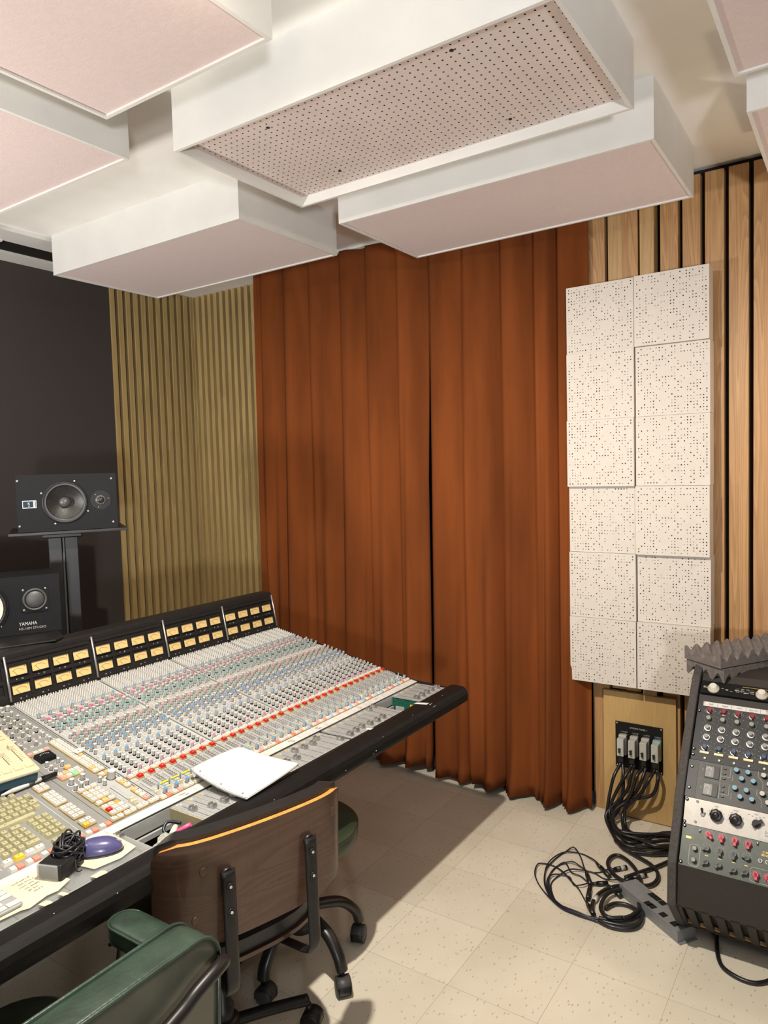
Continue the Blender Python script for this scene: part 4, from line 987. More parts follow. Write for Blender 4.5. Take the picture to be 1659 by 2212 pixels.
# ------------------------------------------------------------------ chairs
def caster(root, M, m='caster_grey'):
    """hooded twin wheel caster: local z up from the floor, wheel axis along x"""
    B = M @ T(0, 0, .0290) @ Matrix.Rotation(PI/2, 4, 'Y')
    mb = MB(); mb.lathe([(.010, -.020), (.0265, -.019), (.0283, -.015), (.0283, .015), (.0265, .019), (.010, .020)], 'rubber_black', B @ T(-.0007, 0, 0), 28)
    w = mb.build('caster', root)
    mb = MB(); mb.lathe([(.001, -.0262), (.019, -.0255), (.0275, -.0225), (.0290, -.0195)], m, B, 28, caps=False); mb.lathe([(.0290, .0195), (.0275, .0225), (.019, .0255), (.001, .0262)], m, B, 28, caps=False)
    n = 16; R_ = .0320; vs = []
    prof = [(-.0235, -.004), (-.0215, 0), (.0215, 0), (.0235, -.004), (.0205, -.0065), (-.0205, -.0065)]
    for k in range(n+1):
        a = -.35+(PI*.98)*k/n
        for x_, dr in prof: vs.append((x_, (R_+dr)*math.cos(a), .029+(R_+dr)*math.sin(a)))
    q = len(prof); mb.add(vs, [(k*q+i, k*q+(i+1) % q, (k+1)*q+(i+1) % q, (k+1)*q+i) for k in range(n) for i in range(q)]+[tuple(range(q)), tuple(range(n*q+q-1, n*q-1, -1))], m, True, M)
    mb.cyl((M @ Vector((0, .010, .050))), (M @ Vector((0, .010, .078))), .008, 'metal_black')
    mb.build('caster_hood', w)
# walnut shell chair
th = math.radians(-17.); CH = (1.335, 1.50, 0)
ch = thing('desk_chair', 'walnut shell desk chair with black cushions seen from behind, pulled up to the console', 'chair', CH, th)
W = WORLD[ch.name]
def shell(hw, z0, z1, y_at, th_, rb, rt, nu=34, nv=18, margin=0.):
    """curved back: returns grid of outer & inner points"""
    vo, vi = [], []
    for j in range(nv+1):
        v = j/nv; z = z0+(z1-z0)*v; db = (z-z0); dt = z1-z
        w = hw
        if db < rb: w = hw-rb+math.sqrt(max(rb*rb-(rb-db)**2, 0))
        if dt < rt: w = min(w, hw-rt+math.sqrt(max(rt*rt-(rt-dt)**2, 0)))
        for i in range(nu+1):
            u = -1+2*i/nu; x = w*u
            yy, dy = y_at(x, z)
            nx, ny = -dy, 1.; L = math.hypot(nx, ny); nx /= L; ny /= L
            vo.append((x, yy, z)); vi.append((x+nx*th_, yy+ny*th_, z))
    return vo, vi, nu, nv
def shellmesh(mb, vo, vi, nu, nv, mo, mi, me):
    W_ = nu+1; K = W_*(nv+1)
    fo = [(j*W_+i, (j+1)*W_+i, (j+1)*W_+i+1, j*W_+i+1) for j in range(nv) for i in range(nu)]
    mb.add(vo, fo, mo, True); mb.add(vi, [tuple(reversed(f)) for f in fo], mi, True)
    ring = [i for i in range(W_)]+[j*W_+nu for j in range(1, nv+1)]+[nv*W_+i for i in range(nu-1, -1, -1)]+[j*W_ for j in range(nv-1, 0, -1)]
    vs = [vo[i] for i in ring]+[vi[i] for i in ring]; n = len(ring)
    mb.add(vs, [(i, (i+1) % n, n+(i+1) % n, n+i) for i in range(n)], me, True)
HW = .265
def yback(x, z):
    t = abs(x)/HW; s_ = 1 if x > 0 else -1
    y = -.300+.022*t**2+.055*t**8+(.81-z)*.10*0+(z-.80)*(-.05)
    dy = s_*(.044*t+.44*t**7)/HW
    return y, dy
mb = MB(); mb.M = W; vo, vi, nu, nv = shell(HW, .545, .808, yback, .014, .085, .045); shellmesh(mb, vo, vi, nu, nv, 'walnut', 'walnut', 'ply_edge'); mb.build('back_shell', ch, normals=False)
mb = MB(); mb.M = W; yb2 = lambda x, z: (yback(x, z)[0]+.0155, yback(x, z)[1]); vo, vi, nu, nv = shell(HW-.008, .56, .819, yb2, .042, .08, .03); shellmesh(mb, vo, vi, nu, nv, 'chair_black', 'chair_black', 'chair_black')
o = mb.build('back_cushion', ch, bevel=.006, normals=False)
for x_, z_ in ((-.165, .735), (.205, .755), (.195, .635), (-.185, .62)):
    yy = yback(x_, z_)[0]; mb = MB(); mb.lathe([(.0105, 0), (.0105, .0015), (.0085, .002)], 'walnut', W @ T(x_, yy+.0006, z_) @ Matrix.Rotation(PI/2, 4, 'X'), 18); mb.build('plug', ch)
for x_ in (-.112, .118):
    yb_ = yback(x_, .65)[0]
    mb = MB(); mb.M = W
    mb.tube([(x_, yb_-.016, .725), (x_, yb_-.018, .62), (x_, yb_-.020, .50), (x_, yb_-.020, .445), (x_*.98, yb_+.0, .418), (x_*.85, yb_+.06, .412), (x_*.6, yb_+.16, .410)], .01, 'metal_black', n=14, sub=5, flat=(.0065, .0175))
    mb.cyl((x_, yb_-.016, .715), (x_, yb_+.002, .715), .015, 'metal_black')
    bar = mb.build('back_bar', ch)
    for z_ in (.69, .628):
        mb = MB(); mb.lathe([(.0095, 0), (.0095, .002), (.006, .003), (.006, .0008)], 'metal_black', W @ T(x_, yb_-.024, z_) @ Matrix.Rotation(PI/2, 4, 'X'), 14); mb.lathe([(.004, .001), (.004, .0035)], 'chrome', W @ T(x_, yb_-.024, z_) @ Matrix.Rotation(PI/2, 4, 'X'), 6); mb.build('bolt', bar)
def seatpan(mb, hw, hd, z, th_, m, me, dish=.02, n=40, k=8, top=None):
    vs = []; pw = 3.2
    for lay in (0, 1):
        for j in range(k+1):
            f = j/k
            for i in range(n):
                a = 2*PI*i/n; c, s_ = math.cos(a), math.sin(a); rr = (abs(c)**pw+abs(s_)**pw)**(-1/pw)
                x, y = hw*c*rr*f, hd*s_*rr*f
                vs.append((x, y, z+lay*th_+dish*(abs(x)/hw)**2.5+dish*.6*max(0, -y/hd)**3-(.02*max(0, y/hd)**3)))
    K = n*(k+1); fs = []
    for j in range(k):
        for i in range(n):
            a = j*n+i; b_ = j*n+(i+1) % n
            fs += [(a, a+n, b_+n, b_), (K+a, K+b_, K+b_+n, K+a+n)]
    mb.add(vs, fs, m, True); r = k*n
    mb.add([vs[r+i] for i in range(n)]+[vs[K+r+i] for i in range(n)], [(i, (i+1) % n, n+(i+1) % n, n+i) for i in range(n)], me, True)
mb = MB(); mb.M = W; seatpan(mb, .245, .235, .425, .011, 'walnut', 'walnut'); mb.build('seat_shell', ch, normals=False)
mb = MB(); mb.M = W; seatpan(mb, .236, .226, .4375, .036, 'chair_black', 'chair_black'); mb.build('seat_cushion', ch, normals=False, bevel=.008)
MB().merge(MB().bb(-.10, .10, -.15, .10, .398, .424, 'metal_black'), W).build('mechanism', ch, bevel=.004)
mb = MB(); mb.M = W; mb.lathe([(.030, .07), (.030, .16), (.024, .165), (.024, .40)], 'metal_black', None, 20); mb.lathe([(.045, .06), (.045, .12), (.03, .13)], 'metal_black', None, 20); mb.build('column', ch)
for k in range(4):
    a = math.radians(-31+17+90*k); R_ = .25
    mb = MB(); mb.M = W; mb.tube([(0, 0, .105), (.5*R_*math.cos(a), .5*R_*math.sin(a), .10), (R_*math.cos(a), R_*math.sin(a), .088)], .016, 'metal_black', n=10, flat=(.020, .014)); mb.build('base_leg', ch)
    caster(ch, W @ T(R_*math.cos(a), R_*math.sin(a), 0) @ Matrix.Rotation(a+.9, 4, 'Z') @ T(0, -.012, 0), 'black_plastic')
# green stool behind the walnut chair
sc = (1.745, 1.562, 0)
stl = thing('swivel_stool', 'round dark green swivel stool with glossy black base, half hidden by the walnut chair', 'stool', sc)
W = WORLD[stl.name]
mb = MB(); mb.M = W; mb.lathe([(.005, .435), (.17, .435), (.192, .440), (.200, .452), (.202, .480), (.199, .4885), (.2025, .491), (.199, .4935), (.185, .505), (.12, .514), (.001, .516)], 'olive_leather', None, 48); mb.build('seat', stl)
mb = MB(); mb.M = W; mb.lathe([(.038, .13), (.042, .16), (.042, .20), (.030, .21), (.026, .44)], 'metal_black', None, 24); mb.build('column', stl)
hx, hy = 1.762-sc[0], 1.578-sc[1]
for k, (cx_, cy_, ro) in enumerate(((1.955, 1.478, -1.2), (1.718, 1.372, -.7), (1.556, 1.56, .15), (1.635, 1.775, .6), (1.90, 1.755, 1.9))):
    d = Vector((cx_-sc[0], cy_-sc[1], 0)); 
    mb = MB(); mb.M = W; mb.tube([(d.x*.05, d.y*.05, .195), (d.x*.35, d.y*.35, .190), (d.x*.70, d.y*.70, .165), (d.x*.93, d.y*.93, .115), (d.x*1.0, d.y*1.0, .072)], .015, 'rubber_black', n=12, flat=(.021, .017)); mb.build('base_arm', stl)
    caster(stl, W @ T(d.x, d.y, 0) @ Matrix.Rotation(ro, 4, 'Z') @ T(0, -.010, 0))
# green leather armchair in the foreground
ga = thing('armchair', 'green leather armchair seen from behind at the bottom left corner', 'chair', (.67, 1.30, 0))
def rrect(x0, x1, z0, z1, r, n=7):
    P_ = []
    for (cx_, cz_, a0) in ((x1-r, z1-r, 0), (x0+r, z1-r, PI/2), (x0+r, z0+r, PI), (x1-r, z0+r, 1.5*PI)):
        for k in range(n+1): a = a0+PI/2*k/n; P_.append((cx_+r*math.cos(a), cz_+r*math.sin(a)))
    return P_
def cushion(root, name, poly, y0, y1, m_side, m_front, m_back, puff=.012, lean=0., piping='green_leather'):
    """vertical boxed cushion: outline poly in x,z, boxing between y0 (rear) and y1 (front)"""
    n = len(poly); cx_ = sum(p[0] for p in poly)/n; cz_ = sum(p[1] for p in poly)/n
    mb = MB(); L = lambda y, z: y+lean*(z-cz_)
    vs = []; prof = [(y0, 1.0), (y0+.012, 1.008), ((y0+y1)/2, 1.012), (y1-.012, 1.008), (y1, 1.0)]
    for y, s_ in prof: vs += [(cx_+(p[0]-cx_)*s_, L(y, p[1]), cz_+(p[1]-cz_)*s_) for p in poly]
    mb.add(vs, [(j*n+i, j*n+(i+1) % n, (j+1)*n+(i+1) % n, (j+1)*n+i) for j in range(len(prof)-1) for i in range(n)], m_side, True)
    for y, sg, m_ in ((y0, -1, m_back), (y1, 1, m_front)):
        rings = [1., .93, .75, .45, 0.001]; vs = []
        for s_ in rings: vs += [(cx_+(p[0]-cx_)*s_, L(y+sg*puff*(1-s_**3), cz_+(p[1]-cz_)*s_), cz_+(p[1]-cz_)*s_) for p in poly]
        mb.add(vs, [(j*n+i, j*n+(i+1) % n, (j+1)*n+(i+1) % n, (j+1)*n+i) for j in range(len(rings)-1) for i in range(n)], m_, True)
    o = mb.build(name, root)
    for y in (y0, y1):
        pts = [(cx_+(p[0]-cx_)*1.006, L(y, p[1]), cz_+(p[1]-cz_)*1.006) for p in poly]; pts.append(pts[0])
        MB().tube(pts, .0042, piping, n=6, sub=1).build('piping', o)
    return o
cushion(ga, 'backrest', rrect(.36, .888, .47, .812, .055), 1.012, 1.088, 'green_leather', 'green_leather', 'green_back', .010, lean=-.06)
# seat cushion
mb = MB(); P_ = rrect(.37, .89, 1.12, 1.63, .12, 8); n = len(P_)
lay = [(.395, .93), (.400, .985), (.415, 1.), (.445, 1.), (.462, .985), (.470, .94), (.474, .7), (.475, .001)]; cx_, cy_ = .63, 1.375; vs = []
for z, s_ in lay: vs += [(cx_+(p[0]-cx_)*s_, cy_+(p[1]-cy_)*s_, z) for p in P_]
mb.add(vs, [(j*n+i, j*n+(i+1) % n, (j+1)*n+(i+1) % n, (j+1)*n+i) for j in range(len(lay)-1) for i in range(n)]+[tuple(range(n-1, -1, -1))], 'green_leather', True); mb.build('seat', ga)
for s_, xa in ((1, .912), (-1, .335)):
    mb = MB(); pts = []; hw = .036
    for k in range(13): a = PI*k/12; pts.append((xa+hw*math.cos(a), 1.318+hw*math.sin(a)))
    pts += [(xa-hw, 1.16), (xa-hw, 1.09), (xa+hw, 1.09), (xa+hw, 1.16)]
    n = len(pts); cx_ = xa; cy_ = 1.23; vs = []; lay = [(.664, .90), (.667, .97), (.676, 1.), (.698, 1.), (.705, .97), (.709, .85), (.711, .5), (.711, .001)]
    for z, f in lay: vs += [(cx_+(p[0]-cx_)*f, cy_+(p[1]-cy_)*(1-(1-f)*.3), z) for p in pts]
    mb.add(vs, [(j*n+i, j*n+(i+1) % n, (j+1)*n+(i+1) % n, (j+1)*n+i) for j in range(len(lay)-1) for i in range(n)]+[tuple(range(n-1, -1, -1))], 'green_leather', True)
    ar = mb.build('armrest_pad', ga)
    p2 = [(p[0], p[1], .7035) for p in pts]; p2.append(p2[0]); MB().tube(p2, .003, 'green_leather', n=6, sub=1).build('piping', ar)
    mb = MB(); mb.tube([(xa, 1.12, .668), (xa, 1.28, .668), (xa, 1.325, .655), (xa, 1.342, .60), (xa-.004*s_, 1.35, .50), (xa-.01*s_, 1.36, .40), (xa-.06*s_, 1.37, .375), (.66, 1.37, .37)], .01, 'metal_black', n=10, sub=5, flat=(.014, .006))
    mb.cyl((xa-.02, 1.352, .648), (xa+.02, 1.352, .648), .004, 'metal_black')
    mb.build('arm_bracket', ga)
mb = MB(); mb.tube([(.895, 1.10, .665), (.900, 1.04, .70), (.893, .998, .742), (.862, .976, .758), (.807, .972, .748), (.758, .972, .730), (.62, .972, .700), (.48, .972, .730), (.43, .972, .748), (.385, .976, .758), (.35, .998, .742), (.345, 1.04, .70), (.35, 1.10, .665)], .013, 'metal_black', n=12, sub=6)
mb.build('back_tube', ga)
MB().lathe([(.030, .06), (.030, .18), (.024, .19), (.024, .392)], 'metal_black', T(.66, 1.33), 20).build('column', ga)
for k in range(5):
    a = math.radians(-15+72*k); R_ = .27
    MB().tube([(.66, 1.33, .11), (.66+R_*.5*math.cos(a), 1.33+R_*.5*math.sin(a), .10), (.66+R_*math.cos(a), 1.33+R_*math.sin(a), .08)], .014, 'metal_black', n=10, flat=(.02, .013)).build('base_leg', ga)
    caster(ga, T(.66+R_*math.cos(a), 1.33+R_*math.sin(a)) @ Matrix.Rotation(a, 4, 'Z') @ T(0, -.012, 0), 'black_plastic')

# ------------------------------------------------------------------ outboard rack at the right
YL = .51
prof = dict(tb=(2.846, .838), t=(2.797, .805), lab=(2.781, .777), mod=(2.628, .615), comp=(2.543, .514), wh=(2.501, .438), gr=(2.428, .330), blk=(2.418, .198), vent=(2.545, .055))
def RF(a, b, u=0., v=0., w=0.):
    """frame on the rack face between two profile points: x along -Y from the left ear, y up the face, z out of the face"""
    A = Vector((prof[a][0], 0, prof[a][1])); B = Vector((prof[b][0], 0, prof[b][1])); e = (A-B).normalized()
    n = Vector((0, -1, 0)).cross(e)
    return frame((A.x, YL, A.z), (0, -1, 0), e, n) @ T(u, -v, w)
def rlen(a, b): return math.hypot(prof[a][0]-prof[b][0], prof[a][1]-prof[b][1])
rk = thing('equipment_rack', 'carpet edged floor rack slanting towards the camera, full of outboard gear', 'rack', (2.75, .26, 0))
YR = YL-.4826
side = [(2.905, .868), (2.846, .856), (2.775, .800), (2.616, .628), (2.530, .520), (2.486, .443), (2.412, .332), (2.402, .196), (2.545, .048), (3.14, .048), (3.14, .868)]
cheek = [(2.905, .885), (2.838, .853), (2.770, .789), (2.618, .626), (2.533, .524), (2.490, .446), (2.416, .336), (2.405, .196), (2.548, .047), (3.16, .047), (3.16, .885)]
MB().prism(cheek, YL+.003, YL+.031, 'rack_carpet', 'y').build('side_panel', rk, bevel=.004)
MB().prism(cheek, YR-.031, YR-.003, 'rack_carpet', 'y').build('side_panel', rk, bevel=.004)
mb = MB(); mb.prism([(x+.035, z) for x, z in side[:-2]]+side[-2:], YR, YL, 'rack_black', 'y'); mb.build('carcass', rk)
G = RF('gr', 'blk'); mb = MB().box((.2413, -rlen('gr', 'blk')/2, -.001), (.4826, rlen('gr', 'blk'), .004), 'rack_black', G); mb.build('blank_panel', rk)
G = RF('blk', 'vent'); mb = MB(); Lk = rlen('blk', 'vent')
mb.box((.2413, -.008, -.004), (.4826, .016, .008), 'rack_black', G); mb.box((.2413, -Lk+.006, -.004), (.4826, .012, .008), 'rack_black', G)
for k in range(12): mb.box((-.010+.0455*k+(0), -Lk/2, -.004), (.0255 if k else .04, Lk, .008), 'rack_black', G)
mb.box((.2413, -Lk/2, -.030), (.4826, Lk, .004), 'unit_black', G)
for k in range(11): mb.box((.0128+.0455*k, -Lk+.018, -.010), (.020, .012, .010), 'pine_brown', G)
mb.build('vented_kick_panel', rk)
for x_, y_ in ((2.70, .40), (2.70, .10), (3.05, .40), (3.05, .10)): MB().bb(x_-.03, x_+.03, y_-.03, y_+.03, .0, .048, 'rubber_black').build('foot', rk)
def rscrew(G, x, y, par):
    mb = MB(); mb.lathe([(.0055, 0), (.0055, .0025), (.003, .004)], 'black_plastic', G @ T(x, y), 10); mb.lathe([(.0022, .0038), (.0022, .0043)], 'steel', G @ T(x, y), 6); mb.build('rack_screw', par)
def unit(name, label, a, b, m, th_=.006):
    L = rlen(a, b); G = RF(a, b); t = thing(name, label, 'audio unit', M=RF(a, b, .24, L))
    mb = MB(); mb.box((.2413, -L/2, -.004), (.4786, L-.0012, .008), m, G)
    mb.box((.2413, -L/2, -.022), (.43, L-.004, .028), 'unit_black', G)
    return t, G, mb, L
def rknob(par, G, x, y, r, h, m, name='knob', mb0=None, top=None, r2=None, n=20, ring=None, tk=0):
    mb = MB()
    if ring: mb.lathe([(r*1.35, 0), (r*1.35, .003), (r*1.1, .004)], ring, G @ T(x, y), n)
    mb.lathe([(r, 0), (r, h*.7), (r2 or r*.9, h)], m, G @ T(x, y), n)
    if top: mb.lathe([((r2 or r*.9)*.92, h), ((r2 or r*.9)*.92, h+.0006)], top, G @ T(x, y), n)
    return mb.build(name, par)
# top unit
t, G, mb, L = unit('valve_preamp', 'black rack unit with two big cream knobs right under the foam', 'tb', 't', 'unit_black')
textmb(mb, 'BLF', .012, G @ T(.020, -.030, .0004), 'print_white')
for k in range(7): mb.box((.075+.015*k, -.028-.004*(k % 3), .0003), (.009, .0014+.003*(k % 2), .0006), 'knob_grey', G)
for k in range(4):
    for j in range(3): mb.box((.125+.016*k, -.020-.0075*j, .0003), (.011, .0016, .0006), 'print_white' if (k+j) % 3 else 'dome_grey', G)
mb.box((.24, -.009, .0003), (.20, .0012, .0006), 'gold', G)
mb.build('faceplate', t, normals=False)
for x_ in (.046, .204, .36):
    mk = MB(); mk.lathe([(.020, 0), (.020, .007), (.014, .011), (.0125, .020), (.011, .0215)], 'knob_cream', G @ T(x_, -.036), 28); mk.lathe([(.0095, .0213), (.0095, .0222)], 'print_white', G @ T(x_, -.036), 24); mk.build('knob', t)
# mic preamp modules
t, G, mb, L = unit('preamp_rack', 'charcoal rack of ten vertical preamp modules with maroon, grey and navy knobs', 'lab', 'mod', 'unit_charcoal')
lab = ['Kick', 'Snare', 'Hats', 'Mono OH', 'Floor\nTom', 'Rack', 'Bass', 'Gtr 1', 'Gtr 2', 'Vox']
mb.box((.25, -.0075, .0008), (.4626, .017, .0012), 'tape_white', G)
for k in range(10):
    xc = .0435+.0460*k
    if k: mb.box((xc-.023, -L/2, .0003), (.0008, L, .0006), 'black_print', G)
    mb.box((xc-.023, -.0075, .0016), (.0008, .017, .0004), 'dome_grey', G)
    textmb(mb, lab[k], .0085 if len(lab[k]) < 6 else .0066, G @ T(xc+.001, -.0075, .0018), 'dome_grey')
    for yy, r_ in ((.032, .015), (.065, .0142), (.101, .0155), (.136, .0155), (.173, .014)):
        ticks(mb, G @ T(xc, -yy), r_, 17 if r_ > .0145 else 13, w=.0006, ln=.0013)
    for yy in (.032, .05, .08, .115, .150, .165, .18): mb.box((xc+.0175, -yy, .0003), (.0045, .0008, .0005), 'knob_grey', G); mb.box((xc-.0178, -yy-.004, .0003), (.0035, .0008, .0005), 'knob_grey', G)
mb.build('faceplate', t, normals=False)
for k in range(10):
    xc = .0435+.0460*k; rot = (.3, -.9, .4, .1, -.5, 0, .8, .2, -.3, .5)[k]
    def wing(yy, m_, name):
        mk = MB(); mk.lathe([(.0098, 0), (.0098, .010), (.0085, .014), (.007, .0148)], m_, G @ T(xc, -yy), 20)
        for s_ in (-1, 1): mk.box((0, .0092*s_, .0065), (.0062, .0062, .013), m_, G @ T(xc, -yy) @ Matrix.Rotation(rot, 4, 'Z'), taper=(.7, .8))
        mk.lathe([(.0118, 0), (.0118, .0012)], 'steel', G @ T(xc, -yy), 20); mk.build(name, t)
    wing(.032, 'neve_red', 'gain_knob'); wing(.173, 'neve_blue', 'filter_knob')
    mk = MB(); mk.lathe([(.0105, 0), (.0105, .001)], 'unit_charcoal', G @ T(xc, -.065), 20); mk.lathe([(.0078, 0), (.0078, .014), (.0068, .0155)], 'neve_grey', G @ T(xc, -.065), 20); mk.build('high_knob', t)
    for yy in (.101, .136):
        mk = MB(); mk.lathe([(.0128, 0), (.0128, .0035), (.0112, .0055)], 'steel', G @ T(xc, -yy), 24); mk.lathe([(.0075, .004), (.0075, .017), (.0066, .0185)], 'neve_grey', G @ T(xc, -yy), 20); mk.build('eq_knob', t)
    MB().box((0, 0, .0025), (.029, .0075, .005), 'tag_orange', G @ T(xc, -.1925)).build('eq_tag', t)
    MB().lathe([(.0040, 0), (.0040, .0045), (.003, .0055)], 'cone_white', G @ T(xc+.004, -.2125), 14).build('push_button', t)
rscrew(G, .008, -.038, t); rscrew(G, .008, -.184, t); rscrew(G, .008, -.205, t)
# dual compressor
t, G, mb, L = unit('dual_compressor', 'grey rack compressor with two small meters and blue topped knobs', 'mod', 'comp', 'unit_grey')
mb.box((.014, -L/2, .0006), (.034, L-.004, .0012), 'unit_charcoal', G)
for dy in (0, .0605):
    mb.box((.075, -.0335-dy, .0018), (.046, .043, .0036), 'unit_black', G); mb.box((.068, -.0335-dy, .0037), (.026, .036, .0006), 'dome_grey', G)
    for k in range(7):
        a = -.9+1.8*k/6; mb.box((.066+.010*math.sin(a), -.038-dy+.018*math.cos(a), .0042), (.0009, .006, .0003), 'print_white', G)
    mb.box((.070, -.042-dy, .0042), (.001, .016, .0003), 'print_white', G @ T(0, 0))
    for x0, x1, y_ in ((.036, .30, .063), ): mb.box(((x0+x1)/2, -y_, .0003), (x1-x0, .0007, .0005), 'knob_grey', G)
    mb.box((.103, -.03-dy, .0003), (.0007, .055, .0005), 'knob_grey', G); mb.box((.132, -.022-dy, .0003), (.0007, .036, .0005), 'knob_grey', G); mb.box((.118, -.040-dy, .0003), (.028, .0007, .0005), 'knob_grey', G)
    mb.box((.215, -.010-dy, .0003), (.0007, .020, .0005), 'knob_grey', G); mb.box((.223, -.027-dy, .0003), (.0007, .024, .0005), 'knob_grey', G @ T(.223, -.027-dy) @ Matrix.Rotation(.75, 4, 'Z') @ T(-.223, .027+dy)); mb.box((.231, -.046-dy, .0003), (.0007, .022, .0005), 'knob_grey', G)
    for x_, y_ in ((.150, .013), (.185, .014), (.168, .039), (.203, .040), (.232, .014), (.250, .040)): ticks(mb, G @ T(x_, -y_-dy), .0115, 7, w=.0008, ln=.001, mat='knob_grey')
    textmb(mb, 'THRESHOLD', .0035, G @ T(.140, -.040-dy, .0004) @ Matrix.Rotation(PI/2, 4, 'Z'), 'knob_grey'); textmb(mb, 'METER', .0035, G @ T(.046, -.030-dy, .0004) @ Matrix.Rotation(PI/2, 4, 'Z'), 'knob_grey')
mb.build('faceplate', t, normals=False)
for dy in (0, .0605):
    for x_, y_, m_ in ((.150, .013, 'knob_blue_top'), (.185, .014, 'knob_blue_top'), (.168, .039, 'knob_blue_top'), (.203, .040, 'knob_blue_top'), (.232, .014, 'knob_grey'), (.250, .040, 'knob_grey'), (.268, .014, 'knob_grey'), (.30, .014, 'knob_blue_top'), (.32, .040, 'knob_grey')):
        mk = MB(); mk.lathe([(.0085, 0), (.0082, .012)], 'rubber_black', G @ T(x_, -y_-dy), 20); mk.lathe([(.0082, .012), (.0076, .0148), (.0074, .015)], m_, G @ T(x_, -y_-dy), 20); mk.build('knob', t)
    for y_ in (.014, .031, .048):
        mk = MB(); mk.box((0, 0, .001), (.010, .006, .002), 'unit_black', G @ T(.1135, -y_-dy)); mk.box((.002, 0, .004), (.003, .003, .006), 'rubber_black', G @ T(.1135, -y_-dy)); mk.build('slide_switch', t)
for y_ in (.026, .10): rscrew(G, .010, -y_, t)
# silver two knob unit
t, G, mb, L = unit('silver_preamp', 'silver faced rack unit with two large black knobs and a toggle switch', 'comp', 'wh', 'unit_silver')
mb.box((.258, -.066, .0006), (.050, .030, .0008), 'tape_white', G); textmb(mb, 'Snare', .0105, G @ T(.258, -.058, .0012), 'black_print'); textmb(mb, 'Insert', .0095, G @ T(.258, -.067, .0012), 'black_print'); textmb(mb, 'A', .0085, G @ T(.262, -.077, .0012), 'black_print')
textmb(mb, 'INPUT', .0045, G @ T(.101, -.012, .0004), 'dome_grey'); textmb(mb, 'OUTPUT', .0045, G @ T(.160, -.012, .0004), 'dome_grey'); textmb(mb, 'GAIN', .0045, G @ T(.219, -.010, .0004), 'dome_grey')
for xc in (.102, .161): ticks(mb, G @ T(xc, -.040), .024, 9, mat='dome_grey', ln=.0022, w=.0016)
for k in range(5): mb.box((.197+.011*k, -.020+.003*abs(k-2), .0003), (.005, .0018, .0006), 'dome_grey', G)
for x_, y_ in ((.041, .009), (.040, .074)): mb.lathe([(.0045, 0), (.0045, .002), (.003, .003)], 'chrome', G @ T(x_, -y_), 12)
mb.build('faceplate', t, normals=False)
for xc in (.102, .161):
    mk = MB(); vs = []; n = 48
    for z_, f in ((0, 1.), (.012, 1.), (.017, .93), (.019, .80)):
        for k in range(n):
            a = 2*PI*k/n; rr = .0195*f*(1+.045*math.cos(8*a)); vs.append((rr*math.cos(a), rr*math.sin(a), z_))
    mk.add(vs, [(j*n+i, j*n+(i+1) % n, (j+1)*n+(i+1) % n, (j+1)*n+i) for j in range(3) for i in range(n)]+[tuple(range(3*n, 4*n))], 'rubber_black', True, G @ T(xc, -.040)); mk.lathe([(.010, .019), (.0095, .0215), (.001, .022)], 'rubber_black', G @ T(xc, -.040), 24); mk.build('large_knob', t)
mk = MB(); mk.lathe([(.013, 0), (.013, .006)], 'rubber_black', G @ T(.221, -.038), 20); mk.box((0, .004, .011), (.012, .036, .013), 'rubber_black', G @ T(.221, -.038) @ Matrix.Rotation(-.9, 4, 'Z'), taper=(.7, .95)); mk.box((0, -.0145, .011), (.010, .0012, .012), 'print_white', G @ T(.221, -.038) @ Matrix.Rotation(-.9, 4, 'Z')); mk.build('pointer_knob', t)
mk = MB(); mk.lathe([(.0078, 0), (.0078, .003), (.006, .004)], 'chrome', G @ T(.060, -.046), 6); mk.lathe([(.005, .003), (.0045, .009)], 'chrome', G @ T(.060, -.046), 14); mk.build('switch_nut', t)
MB().lathe([(.0030, .006), (.0042, .024), (.004, .030), (.002, .031)], 'rubber_black', G @ T(.060, -.046) @ Matrix.Rotation(-.55, 4, 'X'), 14).build('toggle', t)
rscrew(G, .008, -.008, t); rscrew(G, .006, -.080, t)
# dark green faced equaliser with pink knobs
t, G, mb, L = unit('equalizer', 'dark greenish rack unit with pink pointer knobs, lowest in the rack', 'wh', 'gr', 'unit_green')
mb.box((.024, -.040, .0003), (.034, .0008, .0005), 'knob_grey', G @ T(0, 0)); mb.box((.024, -.040, .0006), (.016, .007, .0006), 'gold', G)
textmb(mb, 'CURVE', .0085, G @ T(.256, -.031, .0004), 'gold'); textmb(mb, 'BENDER', .0085, G @ T(.256, -.040, .0004), 'gold')
def outline(x0, x1, y0, y1, r=.010):
    P_ = rrect(x0, x1, y0, y1, r, 4); n = len(P_)
    for i in range(n):
        a, b_ = P_[i], P_[(i+1) % n]; dx, dy = b_[0]-a[0], b_[1]-a[1]; l_ = math.hypot(dx, dy)
        if l_ > 1e-6: mb.box((0, 0, .0004), (l_+.0008, .0011, .0005), 'knob_grey', G @ T((a[0]+b_[0])/2, (a[1]+b_[1])/2) @ Matrix.Rotation(math.atan2(dy, dx), 4, 'Z'))
outline(.030, .063, -.124, -.058); outline(.212, .33, -.124, -.082)
for xc, yc in ((.085, .019), (.123, .019), (.163, .019), (.202, .019), (.229, .104), (.262, .104), (.082, .062), (.122, .062), (.163, .062), (.200, .060)): ticks(mb, G @ T(xc, -yc), .0145, 13, w=.0007, ln=.0022, a0=-1.5, a1=2.4)
for xc in (.083, .123, .164, .199): mb.box((xc, -.083, .0003), (.010, .0018, .0005), 'gold', G)
mb.build('faceplate', t, normals=False)
